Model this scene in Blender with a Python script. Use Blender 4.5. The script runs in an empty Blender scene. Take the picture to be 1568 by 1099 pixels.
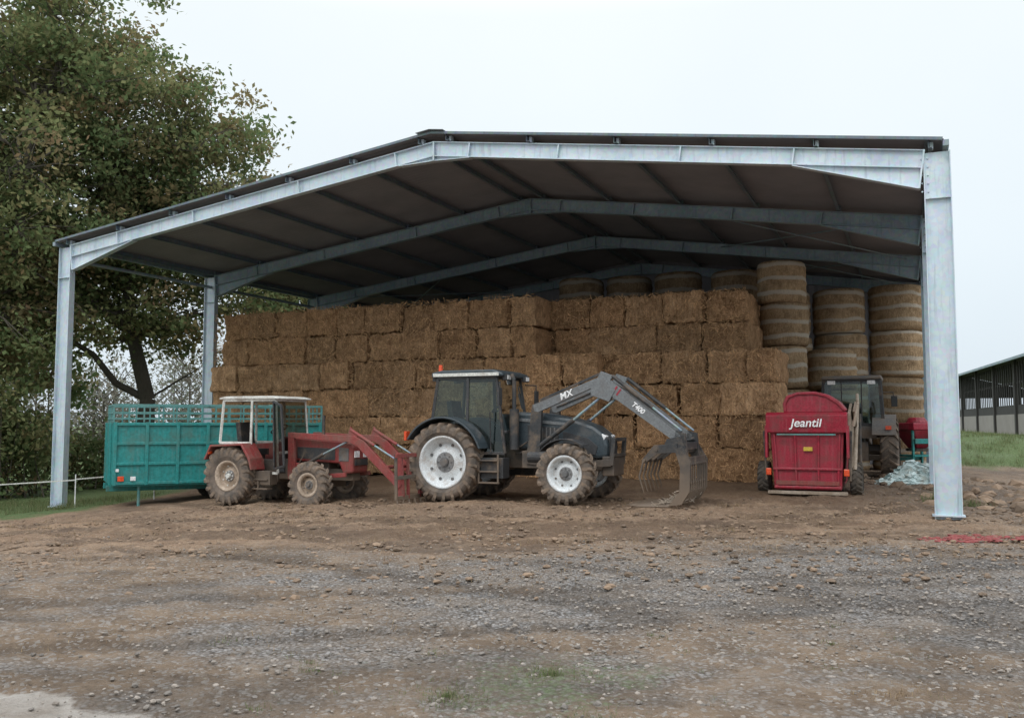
import bpy, math, random
import numpy as np
from mathutils import Vector, Matrix

random.seed(7); RNG=np.random.default_rng(7)
scene=bpy.context.scene
A=math.radians(23.9); CA,SA=math.cos(A),math.sin(A)
BR=(7.6,15.9)   # right front post of the barn
def bl(x,y):    # barn local -> world
    return (BR[0]+x*CA+y*SA, BR[1]-x*SA+y*CA)

# ---------------------------------------------------------------- noise
_tab=RNG.random((256,256))
def vnoise(x,y):
    xi=np.floor(x).astype(int); yi=np.floor(y).astype(int)
    fx=x-xi; fy=y-yi; fx=fx*fx*(3-2*fx); fy=fy*fy*(3-2*fy)
    a=_tab[xi&255,yi&255]; b=_tab[(xi+1)&255,yi&255]; c=_tab[xi&255,(yi+1)&255]; d=_tab[(xi+1)&255,(yi+1)&255]
    return (a*(1-fx)+b*fx)*(1-fy)+(c*(1-fx)+d*fx)*fy
def fbm(x,y,o=4):
    s=0;a=.5;t=0
    for i in range(o):
        s=s+a*vnoise(x*2**i+17*i,y*2**i+31*i); t+=a; a*=.5
    return s/t
def sst(a,b,x):
    t=np.clip((x-a)/(b-a),0,1); return t*t*(3-2*t)
def gbase(x,y):
    x=np.asarray(x,float); y=np.asarray(y,float)
    z=-0.0042*np.minimum(np.maximum(-x,0),13)**2 - 0.03*np.clip(-x-13,0,8)
    z=z*sst(8,19,y)
    rx=x-BR[0]; ry=y-BR[1]
    ly=rx*SA+ry*CA; lx=rx*CA-ry*SA
    z=z+0.22*sst(2.5,5.5,ly)*sst(-24,-12,lx)*(1-sst(0,3,lx))
    z=z+1.15*sst(27,37,y)*sst(13,19,x)
    return z
def G(x,y): return float(gbase(x,y))

# ---------------------------------------------------------------- materials
def newmat(name):
    m=bpy.data.materials.new(name); m.use_nodes=True
    nt=m.node_tree; nt.nodes.clear()
    return m,nt
def N(nt,t,**k):
    n=nt.nodes.new(t)
    for a,b in k.items():
        if a=='inp':
            for kk,vv in b.items(): n.inputs[kk].default_value=vv
        else: setattr(n,a,b)
    return n
def c4(c): return (c[0],c[1],c[2],1)
def mixc(nt,f,a,b,bt='MIX'):
    n=nt.nodes.new('ShaderNodeMix'); n.data_type='RGBA'; n.blend_type=bt
    for i,v in ((0,f),(6,a),(7,b)):
        if hasattr(v,'is_linked') or hasattr(v,'links'): nt.links.new(v,n.inputs[i])
        else: n.inputs[i].default_value = v if i==0 else c4(v)
    return n.outputs[2]
def ramp(nt,src,p0,p1,c0=(0,0,0),c1=(1,1,1)):
    if p0>p1: p0,p1,c0,c1=p1,p0,c1,c0
    r=nt.nodes.new('ShaderNodeValToRGB'); r.color_ramp.elements[0].position=p0; r.color_ramp.elements[1].position=p1
    r.color_ramp.elements[0].color=c4(c0); r.color_ramp.elements[1].color=c4(c1)
    nt.links.new(src,r.inputs[0]); return r.outputs[0]
def noise(nt,co,scale,detail=4,rough=.6,sc=None):
    if sc:
        mp=nt.nodes.new('ShaderNodeMapping'); mp.inputs['Scale'].default_value=sc; nt.links.new(co,mp.inputs[0]); co=mp.outputs[0]
    n=N(nt,'ShaderNodeTexNoise',inp={'Scale':scale,'Detail':detail,'Roughness':rough}); nt.links.new(co,n.inputs['Vector']); return n.outputs['Fac']
def objco(nt): return nt.nodes.new('ShaderNodeTexCoord').outputs['Object']
def finish(nt,col,rough=.6,metal=0.,bump=None,bs=.3,bd=.01,spec=.5):
    p=N(nt,'ShaderNodeBsdfPrincipled'); o=N(nt,'ShaderNodeOutputMaterial')
    if hasattr(col,'links'): nt.links.new(col,p.inputs['Base Color'])
    else: p.inputs['Base Color'].default_value=c4(col)
    if hasattr(rough,'links'): nt.links.new(rough,p.inputs['Roughness'])
    else: p.inputs['Roughness'].default_value=rough
    p.inputs['Metallic'].default_value=metal
    p.inputs['Specular IOR Level'].default_value=spec
    if bump is not None:
        b=N(nt,'ShaderNodeBump',inp={'Strength':bs,'Distance':bd}); nt.links.new(bump,b.inputs['Height']); nt.links.new(b.outputs[0],p.inputs['Normal'])
    nt.links.new(p.outputs[0],o.inputs[0]); return p
def paint(name,col,dirt=(.20,.145,.10),amt=.5,rough=.5,metal=0,scale=3,spec=.5,low=None,streak=0):
    m,nt=newmat(name); co=objco(nt)
    n1=noise(nt,co,scale,6,.65); n2=noise(nt,co,scale*9,4,.6)
    f=ramp(nt,n1,.62-amt*.35,.85-amt*.2)
    c=mixc(nt,ramp(nt,n2,.35,.7),tuple(v*.8 for v in col),tuple(min(1,v*1.25+.008) for v in col))
    if streak:
        n3=noise(nt,co,3,5,.7,(5,5,.35)); c=mixc(nt,ramp(nt,n3,.5,.75,(0,0,0),(streak,)*3),c,tuple(v*.5+.14 for v in col))
        n4=noise(nt,co,3.5,5,.7,(4,4,.3)); c=mixc(nt,ramp(nt,n4,.55,.8,(0,0,0),(streak,)*3),c,tuple(v*.35 for v in dirt))
    if low:
        sx=N(nt,'ShaderNodeSeparateXYZ'); nt.links.new(co,sx.inputs[0])
        mr=N(nt,'ShaderNodeMapRange',inp={'From Min':low,'From Max':low*.25,'To Min':0.,'To Max':.75}); nt.links.new(sx.outputs[2],mr.inputs[0])
        c=mixc(nt,mr.outputs[0],c,dirt)
    c=mixc(nt,f,c,dirt)
    rr=ramp(nt,f,0,1,(rough,)*3,(.9,)*3)
    finish(nt,c,rr,metal,n2,.15,.004,spec); return m

M={}
def galv(name,ca,cb,metal=.35):
    m,nt=newmat(name); co=objco(nt)
    v=N(nt,'ShaderNodeTexVoronoi',inp={'Scale':14.}); nt.links.new(co,v.inputs['Vector'])
    n=noise(nt,co,1.3,5,.6)
    c=mixc(nt,ramp(nt,n,.3,.7),ca,cb)
    c2=mixc(nt,.18,c,v.outputs['Color'],'SOFT_LIGHT')
    n3=noise(nt,co,2.0,4,.6,(6,6,.5))
    c3=mixc(nt,ramp(nt,n3,.55,.8),c2,tuple(x*.7 for x in ca))
    finish(nt,c3,.48,metal,n,.05,.002); return m
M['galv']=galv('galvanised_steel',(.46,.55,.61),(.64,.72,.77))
M['galvd']=galv('galvanised_steel_shaded',(.19,.26,.295),(.28,.35,.385),.15)  # shaded copy of the steel: inner frames' under-roof shade put into the colour
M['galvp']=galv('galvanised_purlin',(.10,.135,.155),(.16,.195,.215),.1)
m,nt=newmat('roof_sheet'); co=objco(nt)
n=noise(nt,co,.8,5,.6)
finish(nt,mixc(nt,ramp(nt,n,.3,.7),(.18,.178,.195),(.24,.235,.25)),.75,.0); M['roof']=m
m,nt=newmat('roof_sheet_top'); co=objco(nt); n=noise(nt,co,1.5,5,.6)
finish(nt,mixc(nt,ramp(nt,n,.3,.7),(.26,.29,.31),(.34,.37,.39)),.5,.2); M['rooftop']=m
M['dark']=paint('black_metal',(.028,.030,.032),amt=.4,rough=.55,low=1.2)
M['darkp']=paint('dark_plastic',(.035,.036,.038),amt=.25,rough=.6)
M['navy']=paint('graphite_paint',(.035,.050,.060),dirt=(.13,.12,.11),amt=.28,rough=.38,low=.9)
M['grey']=paint('grey_loader_paint',(.15,.16,.165),dirt=(.12,.10,.09),amt=.3,rough=.45)
M['red']=paint('faded_red_paint',(.24,.036,.032),dirt=(.16,.10,.075),amt=.52,rough=.6,streak=.35)
M['red2']=paint('bright_red_paint',(.31,.010,.030),dirt=(.16,.055,.05),amt=.42,rough=.42,streak=.4)
M['cream']=paint('cream_paint',(.60,.60,.56),amt=.3,rough=.5)
M['white']=paint('white_rim_paint',(.64,.67,.68),dirt=(.36,.29,.23),amt=.36,rough=.5,scale=5)
M['mudrim']=paint('muddy_rim',(.45,.36,.28),amt=.55,rough=.7)
M['hub']=paint('hub_grey',(.12,.12,.12),amt=.4)
M['hubl']=paint('hub_light_grey',(.22,.22,.22),amt=.4)
M['teal']=paint('teal_paint',(.012,.23,.22),dirt=(.10,.15,.12),amt=.34,rough=.5,scale=1.6,streak=.45)
M['tealf']=paint('teal_faded',(.09,.26,.25),dirt=(.17,.17,.14),amt=.4,rough=.6,scale=2)
M['tan']=paint('weathered_tan_metal',(.34,.28,.22),amt=.5,rough=.6)
M['oldgrey']=paint('old_grey_paint',(.13,.125,.12),amt=.55,rough=.6,low=1.5)
M['yellow']=paint('yellow_label',(.6,.42,.05),amt=.1)
M['whitep']=paint('white_paint',(.8,.8,.8),amt=.1)
M['orange']=paint('orange_lens',(.7,.08,.02),amt=.0,rough=.25)
M['seat']=paint('seat_fabric',(.03,.03,.03),amt=.2,rough=.9)
M['plastic']=paint('sheet_plastic',(.50,.62,.62),dirt=(.3,.28,.22),amt=.4,rough=.4,scale=6)
def tyre(name,ca,cb):
    m,nt=newmat(name); co=objco(nt); n=noise(nt,co,5,6,.7); n2=noise(nt,co,40,3,.6)
    finish(nt,mixc(nt,ramp(nt,n,.32,.62),ca,cb),.9,0,n2,.4,.01,.3); return m
M['tyre']=tyre('tyre_rubber_muddy',(.07,.063,.057),(.19,.15,.12))
M['tyred']=tyre('tyre_rubber',(.035,.035,.035),(.12,.10,.08))
M['lug']=tyre('tyre_tread_mud',(.09,.077,.064),(.235,.175,.13))
m,nt=newmat('cab_glass'); t=N(nt,'ShaderNodeBsdfTransparent'); t.inputs[0].default_value=(.62,.76,.72,1)
g=N(nt,'ShaderNodeBsdfGlossy'); g.inputs['Roughness'].default_value=.04; g.inputs[0].default_value=(.9,.95,.95,1)
fr=N(nt,'ShaderNodeFresnel',inp={'IOR':1.6}); mx=N(nt,'ShaderNodeMixShader'); o=N(nt,'ShaderNodeOutputMaterial')
nt.links.new(fr.outputs[0],mx.inputs[0]); nt.links.new(t.outputs[0],mx.inputs[1]); nt.links.new(g.outputs[0],mx.inputs[2]); nt.links.new(mx.outputs[0],o.inputs[0]); M['glass']=m
def straw(name,dark,lite,band=False):
    m,nt=newmat(name); co=objco(nt)
    at=N(nt,'ShaderNodeAttribute',attribute_name='Col')
    n1=noise(nt,co,24,7,.8); n2=noise(nt,co,3.2,6,.7); n3=noise(nt,co,45,3,.7,(1,1,.3)); n4=noise(nt,co,16,4,.7,(1.3,1.3,.3)); n5=noise(nt,co,30,3,.7,(.3,.3,1.4))
    mm=N(nt,'ShaderNodeMath',operation='ADD'); nt.links.new(n1,mm.inputs[0]); nt.links.new(n4,mm.inputs[1])
    mh=N(nt,'ShaderNodeMath',operation='MULTIPLY'); nt.links.new(mm.outputs[0],mh.inputs[0]); mh.inputs[1].default_value=.5
    c=mixc(nt,ramp(nt,mh.outputs[0],.38,.60),dark,lite)
    c=mixc(nt,ramp(nt,n3,.60,.76),c,(.70,.54,.38))
    c=mixc(nt,ramp(nt,n5,.64,.76),c,(.62,.46,.30))
    c=mixc(nt,ramp(nt,n2,.56,.36,(0,0,0),(.55,.55,.55)),c,tuple(v*.5 for v in dark))
    c=mixc(nt,ramp(nt,n1,.42,.30,(0,0,0),(.8,.8,.8)),c,tuple(v*.3 for v in dark))
    if band:
        sx=N(nt,'ShaderNodeSeparateXYZ'); nt.links.new(co,sx.inputs[0])
        ml=N(nt,'ShaderNodeMath',operation='MULTIPLY_ADD'); nt.links.new(sx.outputs[2],ml.inputs[0]); ml.inputs[1].default_value=1.0
        nn=noise(nt,co,1.1,2,.5); mu=N(nt,'ShaderNodeMath',operation='MULTIPLY'); nt.links.new(nn,mu.inputs[0]); mu.inputs[1].default_value=.22; nt.links.new(mu.outputs[0],ml.inputs[2])
        sn=N(nt,'ShaderNodeMath',operation='MULTIPLY'); nt.links.new(ml.outputs[0],sn.inputs[0]); sn.inputs[1].default_value=15.5
        s2=N(nt,'ShaderNodeMath',operation='SINE'); nt.links.new(sn.outputs[0],s2.inputs[0])
        f=ramp(nt,s2.outputs[0],.45,.85,(0,0,0),(.85,.85,.85))
        c=mixc(nt,f,c,mixc(nt,n1,(.36,.32,.27),(.66,.60,.50)))
    c=mixc(nt,1.0,c,at.outputs['Color'],'MULTIPLY')
    finish(nt,c,.95,0,mh.outputs[0],1.0,.07,.12); return m
M['straw']=straw('straw_bale',(.30,.165,.083),(.71,.45,.255))
M['roll']=straw('straw_roll',(.27,.18,.10),(.54,.385,.235),True)

# ---------------------------------------------------------------- mesh builder
class MB:
    def __init__(s): s.v=[];s.f=[];s.mi=[];s.mats=[]
    def mid(s,m):
        m=M[m] if isinstance(m,str) else m
        if m not in s.mats: s.mats.append(m)
        return s.mats.index(m)
    def add(s,vs,fs,m):
        k=len(s.v); i=s.mid(m)
        s.v+= [tuple(v) for v in vs]
        for f in fs: s.f.append(tuple(k+a for a in f)); s.mi.append(i)
    def box(s,c,sz,m,rot=None,tx=1,ty=1):
        vs=[]
        for z in(-.5,.5):
            for x,y in((-.5,-.5),(.5,-.5),(.5,.5),(-.5,.5)):
                k=(tx if z>0 else 1); l=(ty if z>0 else 1)
                v=Vector((x*sz[0]*k,y*sz[1]*l,z*sz[2]))
                if rot: v=Matrix.Rotation(rot[2],3,'Z')@Matrix.Rotation(rot[1],3,'Y')@Matrix.Rotation(rot[0],3,'X')@v
                vs.append(v+Vector(c))
        s.add(vs,[(0,3,2,1),(4,5,6,7),(0,1,5,4),(1,2,6,5),(2,3,7,6),(3,0,4,7)],m)
    def prism(s,pr,y0,y1,m,ax='y'):
        n=len(pr)
        def P(a,b,y): return (a,y,b) if ax=='y' else ((y,a,b) if ax=='x' else (a,b,y))
        vs=[P(a,b,y0) for a,b in pr]+[P(a,b,y1) for a,b in pr]
        fs=[tuple(range(n)),tuple(range(2*n-1,n-1,-1))]+[(i,(i+1)%n+0,(i+1)%n+n,i+n) for i in range(n)]
        s.add(vs,fs,m)
    def cyl(s,p0,p1,r0,m,r1=None,n=12,caps=True):
        if r1 is None: r1=r0
        p0=Vector(p0);p1=Vector(p1); d=(p1-p0)
        if d.length<1e-6: return
        d.normalize(); u=d.orthogonal().normalized(); w=d.cross(u)
        vs=[p0+(u*math.cos(2*math.pi*i/n)+w*math.sin(2*math.pi*i/n))*r0 for i in range(n)]+[p1+(u*math.cos(2*math.pi*i/n)+w*math.sin(2*math.pi*i/n))*r1 for i in range(n)]
        fs=[(i,(i+1)%n,(i+1)%n+n,i+n) for i in range(n)]
        if caps: fs+=[tuple(range(n-1,-1,-1)),tuple(range(n,2*n))]
        s.add(vs,fs,m)
    def tube(s,path,r,m,n=8):
        for a,b in zip(path[:-1],path[1:]): s.cyl(a,b,r,m,n=n)
    def beam(s,p0,p1,w,h,m,up=(0,0,1),h1=None):
        p0=Vector(p0);p1=Vector(p1); d=(p1-p0).normalized(); up=Vector(up)
        sd=d.cross(up)
        if sd.length<1e-4: sd=d.cross(Vector((1,0,0)))
        sd.normalize(); u=sd.cross(d); h1=h1 or h
        vs=[]
        for p,hh in((p0,h),(p1,h1)):
            vs+=[p-sd*w/2-u*hh/2,p+sd*w/2-u*hh/2,p+sd*w/2+u*hh/2,p-sd*w/2+u*hh/2]
        s.add(vs,[(0,1,2,3),(7,6,5,4),(0,4,5,1),(1,5,6,2),(2,6,7,3),(3,7,4,0)],m)
    def lathe(s,pr,c,m,n=40):
        k=len(pr); vs=[]
        for i in range(n):
            a=2*math.pi*i/n
            for y,r in pr: vs.append((c[0]+r*math.cos(a),c[1]+y,c[2]+r*math.sin(a)))
        fs=[]
        for i in range(n):
            j=(i+1)%n
            for q in range(k-1): fs.append((i*k+q,j*k+q,j*k+q+1,i*k+q+1))
        s.add(vs,fs,m)
    def arc(s,c,r,a0,a1,y0,y1,th,m,n=14):
        vs=[]
        for i in range(n+1):
            a=math.radians(a0+(a1-a0)*i/n)
            for rr in(r,r+th):
                for y in(y0,y1): vs.append((c[0]+rr*math.cos(a),y,c[1]+rr*math.sin(a)))
        fs=[]
        for i in range(n):
            b=i*4; d=b+4
            fs+=[(b,b+1,d+1,d),(b+2,d+2,d+3,b+3),(b,d,d+2,b+2),(b+1,b+3,d+3,d+1)]
        fs+=[(0,2,3,1),(n*4,n*4+1,n*4+3,n*4+2)]
        s.add(vs,fs,m)
    def obj(s,name,parent=None,bevel=0,smooth=False,loc=None,rz=0,cols=None):
        me=bpy.data.meshes.new(name); me.from_pydata(s.v,[],s.f)
        for m in s.mats: me.materials.append(m)
        me.polygons.foreach_set('material_index',s.mi)
        if smooth: me.polygons.foreach_set('use_smooth',[True]*len(s.f))
        if cols is not None:
            at=me.color_attributes.new('Col','FLOAT_COLOR','POINT'); at.data.foreach_set('color',np.asarray(cols,dtype=np.float32).ravel())
        me.update()
        import bmesh
        if len(s.f)<60000:
            bm=bmesh.new(); bm.from_mesh(me); bmesh.ops.recalc_face_normals(bm,faces=bm.faces); bm.to_mesh(me); bm.free()
        o=bpy.data.objects.new(name,me); scene.collection.objects.link(o)
        if parent: o.parent=parent
        if loc: o.location=loc
        o.rotation_euler[2]=rz
        if bevel:
            b=o.modifiers.new('bevel','BEVEL'); b.width=bevel; b.segments=2; b.limit_method='ANGLE'; b.angle_limit=math.radians(35)
        return o
def empty(name,loc,rz=0,parent=None):
    e=bpy.data.objects.new(name,None); scene.collection.objects.link(e); e.location=loc; e.rotation_euler[2]=rz; e.empty_display_size=.3
    if parent: e.parent=parent
    return e
def quadmesh(name,V,mat,cols=None,k=4):
    n=len(V)//k
    me=bpy.data.meshes.new(name); me.vertices.add(len(V)); me.vertices.foreach_set('co',V.astype(np.float32).ravel())
    me.loops.add(len(V)); me.loops.foreach_set('vertex_index',np.arange(len(V),dtype=np.int32))
    me.polygons.add(n); me.polygons.foreach_set('loop_start',np.arange(0,len(V),k,dtype=np.int32)); me.polygons.foreach_set('loop_total',np.full(n,k,dtype=np.int32))
    me.materials.append(mat)
    if cols is not None:
        at=me.color_attributes.new('Col','FLOAT_COLOR','POINT'); at.data.foreach_set('color',np.repeat(cols,k,axis=0).astype(np.float32).ravel())
    me.update(calc_edges=True)
    o=bpy.data.objects.new(name,me); scene.collection.objects.link(o); return o

# ---------------------------------------------------------------- ground
def build_ground():
    xs=np.concatenate([-np.geomspace(900,42,26),np.arange(-40,-18,.6),np.arange(-18,-7,.11),np.arange(-7,9,.04),np.arange(9,17,.09),np.arange(17,42,.5),np.geomspace(43,900,26)])
    ys=np.concatenate([np.arange(-40,3.6,2.5),4*np.exp(np.arange(0,360)*.0050),np.arange(24.4,52,.4),np.geomspace(53,1600,40)])
    X,Y=np.meshgrid(xs,ys); Z=gbase(X,Y)
    near=1-sst(26,40,Y)
    w=fbm(X*.3+5,Y*.3,4); w2=fbm(X*1.3,Y*1.3+9,4); w3=fbm(X*.9+40,Y*2.2+3,4)
    mud=sst(10.2,14.5,Y+2.5*(w2-.5)+1.2*(fbm(X*.4,Y*.4)-.5)*2)*near
    Z=Z+near*(.06*(fbm(X*.35,Y*.35,3)-.5))
    Z=Z+mud*(.13*(fbm(X*1.6,Y*1.6,4)-.5)+.085*(fbm(X*5,Y*5,4)-.5)+.035*(vnoise(X*16,Y*16)-.5))*(1-.5*sst(19,22,Y))
    Z=Z+(1-mud)*near*(.045*(fbm(X*3,Y*3,4)-.5)+.02*(vnoise(X*20,Y*20)-.5))
    tr=np.zeros_like(X)
    for (cx,cy,R,ph) in ((2,44,31.4,0),(-3,40,26.1,0),(6,-22,36.0,0),(-14,-8,22.8,0),(14,36,25.2,0),(5,-30,38.5,0),(-4,48,39.5,0)):
        d=np.hypot(X-cx,Y-cy)-R+.5*(w-.5)
        for off in(-.85,.85): tr=np.maximum(tr,np.exp(-((d-off)/.2)**2)*sst(.33,.5,fbm(X*.5+cx,Y*.5,2)))
    tr=tr*near*(1-.5*sst(20,23,Y))
    Z=Z-.038*tr*(.6+.4*np.sin((X+Y)*26))
    Z=Z+(.12*(fbm(X*.1,Y*.1,3)-.5))*sst(26,45,Y)
    nx,ny=len(xs),len(ys)
    V=np.stack([X,Y,Z],-1).reshape(-1,3)
    idx=np.arange(nx*ny).reshape(ny,nx)
    F=np.stack([idx[:-1,:-1],idx[:-1,1:],idx[1:,1:],idx[1:,:-1]],-1).reshape(-1,4)
    me=bpy.data.meshes.new('ground'); me.vertices.add(len(V)); me.vertices.foreach_set('co',V.astype(np.float32).ravel())
    me.loops.add(F.size); me.loops.foreach_set('vertex_index',F.astype(np.int32).ravel())
    me.polygons.add(len(F)); me.polygons.foreach_set('loop_start',np.arange(0,F.size,4,dtype=np.int32)); me.polygons.foreach_set('loop_total',np.full(len(F),4,dtype=np.int32))
    me.polygons.foreach_set('use_smooth',np.ones(len(F),dtype=bool))
    band=sst(6.0,8.0,Y+(w-.5)*4)*(1-sst(9.0,13.0,Y+.05*X+(w-.5)*4))
    side=sst(-4.8,.8,X+(w-.5)*6+(w2-.5)*3)
    grav=.50*band*side+.34*sst(.5,5,X+(w-.5)*3)*(1-sst(9.8,13,Y))+.12+.12*side
    grav=grav+(w3-.5)*1.3+(w2-.5)*.7
    grav=grav*(1-sst(9.8,14.2,Y+(w-.5)*4+(w2-.5)*2))
    grav=np.maximum(grav,.5*sst(7,10,X)*(1-sst(14,19,Y)))
    grass=np.maximum(sst(13.5,15.5,X+(w-.5)*2)*sst(29,31,Y+(w2-.5)*2), sst(-9.4,-11,X+(w-.5)*2)*sst(20.5,22.5,Y+(w2-.5)*3))
    grass=np.maximum(grass,sst(45,60,Y))
    grass=np.maximum(grass,.40*sst(.45,.62,w2)*np.exp(-((X-.3)/1.4)**2-((Y-5.7)/.7)**2))
    conc=sst(.12,-.1,(Y-(5.80-.478*(X+3.35)))+(w2-.5)*.9)*(X<.2)
    straw_=sst(9.8,14.5,Y+(w-.5)*5+(w2-.5)*2)*(1-.6*sst(6,9,X))
    cols=np.stack([np.clip(grav,0,1),grass,conc,straw_],-1).reshape(-1,4)
    at=me.color_attributes.new('gm','FLOAT_COLOR','POINT'); at.data.foreach_set('color',cols.astype(np.float32).ravel())
    wet_and_dark=np.clip(.85*tr+.75*sst(.50,.64,fbm(X*.6+70,Y*.9,4))*sst(-.2,.4,mud+.3),0,1)
    wet_and_dark=np.maximum(wet_and_dark,.9*sst(1.5,4.0,(X-BR[0])*SA+(Y-BR[1])*CA)*near*(X<BR[0]+3))  # barn floor made darker and smoother, growing inward from the front frame
    at=me.attributes.new('wet_and_dark','FLOAT','POINT'); at.data.foreach_set('value',wet_and_dark.astype(np.float32).ravel())
    me.update(calc_edges=True)
    o=bpy.data.objects.new('ground',me); scene.collection.objects.link(o)
    m,nt=newmat('yard_ground'); co=objco(nt)
    at=N(nt,'ShaderNodeAttribute',attribute_name='gm'); sp=N(nt,'ShaderNodeSeparateColor'); nt.links.new(at.outputs['Color'],sp.inputs[0])
    aw=N(nt,'ShaderNodeAttribute',attribute_name='wet_and_dark')
    n1=noise(nt,co,2.2,8,.7); n2=noise(nt,co,16,6,.75); n0=noise(nt,co,.5,5,.6)
    v=N(nt,'ShaderNodeTexVoronoi',inp={'Scale':34.}); nt.links.new(co,v.inputs['Vector'])
    vs=N(nt,'ShaderNodeSeparateColor'); nt.links.new(v.outputs['Color'],vs.inputs[0])
    stone=ramp(nt,vs.outputs[0],0,1,(.12,.116,.112),(.37,.355,.345))
    stone=mixc(nt,ramp(nt,v.outputs['Distance'],.35,.75),stone,(.085,.072,.06))
    stone=mixc(nt,ramp(nt,n1,.40,.68,(0,0,0),(.75,.75,.75)),stone,(.215,.17,.13))
    dirt=mixc(nt,ramp(nt,n1,.35,.65),(.125,.090,.063),(.245,.18,.125))
    dirt=mixc(nt,ramp(nt,n2,.55,.72),dirt,(.31,.24,.175))
    dirt=mixc(nt,ramp(nt,n2,.42,.30),dirt,(.06,.045,.033))
    dirt=mixc(nt,ramp(nt,vs.outputs[1],.78,.86,(0,0,0),(.8,.8,.8)),dirt,(.29,.265,.24))
    sd=mixc(nt,ramp(nt,n0,.35,.65),(.165,.112,.078),(.26,.172,.11))
    sd=mixc(nt,ramp(nt,n1,.45,.7),sd,(.31,.222,.15))
    sd=mixc(nt,ramp(nt,n2,.54,.72),sd,(.35,.26,.18)); sd=mixc(nt,ramp(nt,n2,.44,.30),sd,(.065,.044,.032))
    grs=mixc(nt,ramp(nt,n2,.35,.65),(.05,.08,.025),(.14,.19,.08))
    con=mixc(nt,ramp(nt,n1,.35,.65),(.24,.205,.17),(.41,.38,.345))
    def brk(src,k=.55):
        a=N(nt,'ShaderNodeMath',operation='SUBTRACT'); nt.links.new(n2,a.inputs[0]); a.inputs[1].default_value=.5
        b=N(nt,'ShaderNodeMath',operation='MULTIPLY_ADD'); nt.links.new(a.outputs[0],b.inputs[0]); b.inputs[1].default_value=1.6; nt.links.new(src,b.inputs[2])
        return ramp(nt,b.outputs[0],max(0,k-.3),k+.3)
    c=mixc(nt,brk(at.outputs['Alpha'],.5),dirt,sd)
    c=mixc(nt,brk(sp.outputs[0],.42),c,stone)
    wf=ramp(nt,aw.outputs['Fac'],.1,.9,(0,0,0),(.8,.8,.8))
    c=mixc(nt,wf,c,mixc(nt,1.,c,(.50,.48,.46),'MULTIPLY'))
    c=mixc(nt,brk(sp.outputs[2],.5),c,con)
    c=mixc(nt,brk(sp.outputs[1],.5),c,grs)
    bm=N(nt,'ShaderNodeMath',operation='MULTIPLY_ADD'); nt.links.new(v.outputs['Distance'],bm.inputs[0]); bm.inputs[1].default_value=-.5; nt.links.new(n2,bm.inputs[2])
    rg=ramp(nt,aw.outputs['Fac'],.2,1.,(.92,)*3,(.62,)*3)
    finish(nt,c,rg,0,bm.outputs[0],.9,.045,.25)
    me.materials.append(m)
build_ground()

def stones(name,n,xr,yr,s0,s1,mat,seed,dens=None,flat=1.):
    r=np.random.default_rng(seed)
    t=(1+5**.5)/2
    iv=np.array([(-1,t,0),(1,t,0),(-1,-t,0),(1,-t,0),(0,-1,t),(0,1,t),(0,-1,-t),(0,1,-t),(t,0,-1),(t,0,1),(-t,0,-1),(-t,0,1)])/1.9
    fi=np.array([(0,11,5),(0,5,1),(0,1,7),(0,7,10),(0,10,11),(1,5,9),(5,11,4),(11,10,2),(10,7,6),(7,1,8),(3,9,4),(3,4,2),(3,2,6),(3,6,8),(3,8,9),(4,9,5),(2,4,11),(6,2,10),(8,6,7),(9,8,1)])
    x=r.uniform(*xr,n); y=yr[0]*(yr[1]/yr[0])**r.random(n)
    if dens is not None:
        k=r.random(n)<dens(x,y); x=x[k];y=y[k];n=len(x)
    s=s0+(s1-s0)*r.random(n)**3
    V=iv[None]*(1+.35*(r.random((n,12,1))-.5))*s[:,None,None]*np.stack([r.uniform(.7,1.3,n),r.uniform(.7,1.3,n),r.uniform(.4,.8,n)*flat],-1)[:,None]
    a=r.uniform(0,6.28,n); ca,sa=np.cos(a)[:,None],np.sin(a)[:,None]
    V=np.stack([V[...,0]*ca-V[...,1]*sa,V[...,0]*sa+V[...,1]*ca,V[...,2]],-1)
    V+=np.stack([x,y,gbase(x,y)+s*.08],-1)[:,None]
    T=V[:,fi].reshape(-1,3)
    g=r.random(n)[:,None]; col=np.concatenate([.55+.7*g,.55+.66*g,.55+.62*g,np.ones((n,1))],1)
    return quadmesh(name,T,mat,np.repeat(col,20,axis=0),3)
m,nt=newmat('stone'); at=N(nt,'ShaderNodeAttribute',attribute_name='Col'); co=objco(nt); nn=noise(nt,co,30,4,.6)
finish(nt,mixc(nt,1.,mixc(nt,nn,(.165,.145,.125),(.32,.29,.26)),at.outputs['Color'],'MULTIPLY'),.85); M['stone']=m
m,nt=newmat('mud_clod'); at=N(nt,'ShaderNodeAttribute',attribute_name='Col'); co=objco(nt); nn=noise(nt,co,20,4,.6)
finish(nt,mixc(nt,1.,mixc(nt,nn,(.14,.10,.07),(.27,.195,.135)),at.outputs['Color'],'MULTIPLY'),.9); M['clod']=m
stones('gravel',24000,(-7,8.5),(4.4,14),.005,.024,M['stone'],3,lambda x,y:(.22+.78*sst(-3.5,1.5,x))*(1-.8*sst(10,13.5,y)))
stones('mud_clods',13000,(-13,11),(8.5,20),.006,.055,M['clod'],4,lambda x,y:.15+.85*sst(8.5,12.5,y),.85)
stones('rubble',600,(8.4,13.5),(14.5,24),.03,.21,M['clod'],5)
m,nt=newmat('red_shreds'); co=objco(nt); nn=noise(nt,co,20,4,.6)
finish(nt,mixc(nt,nn,(.10,.03,.028),(.31,.06,.055)),.85); M['shred']=m
stones('red_plastic_scraps',1900,(5.7,8.6),(12.3,13.5),.012,.075,M['shred'],6,lambda x,y:.75*sst(1.0,.2,np.abs((y-12.9-.12*np.sin(x*3)))/(.3+.25*np.sin(x*1.7)**2)),.55)

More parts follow.
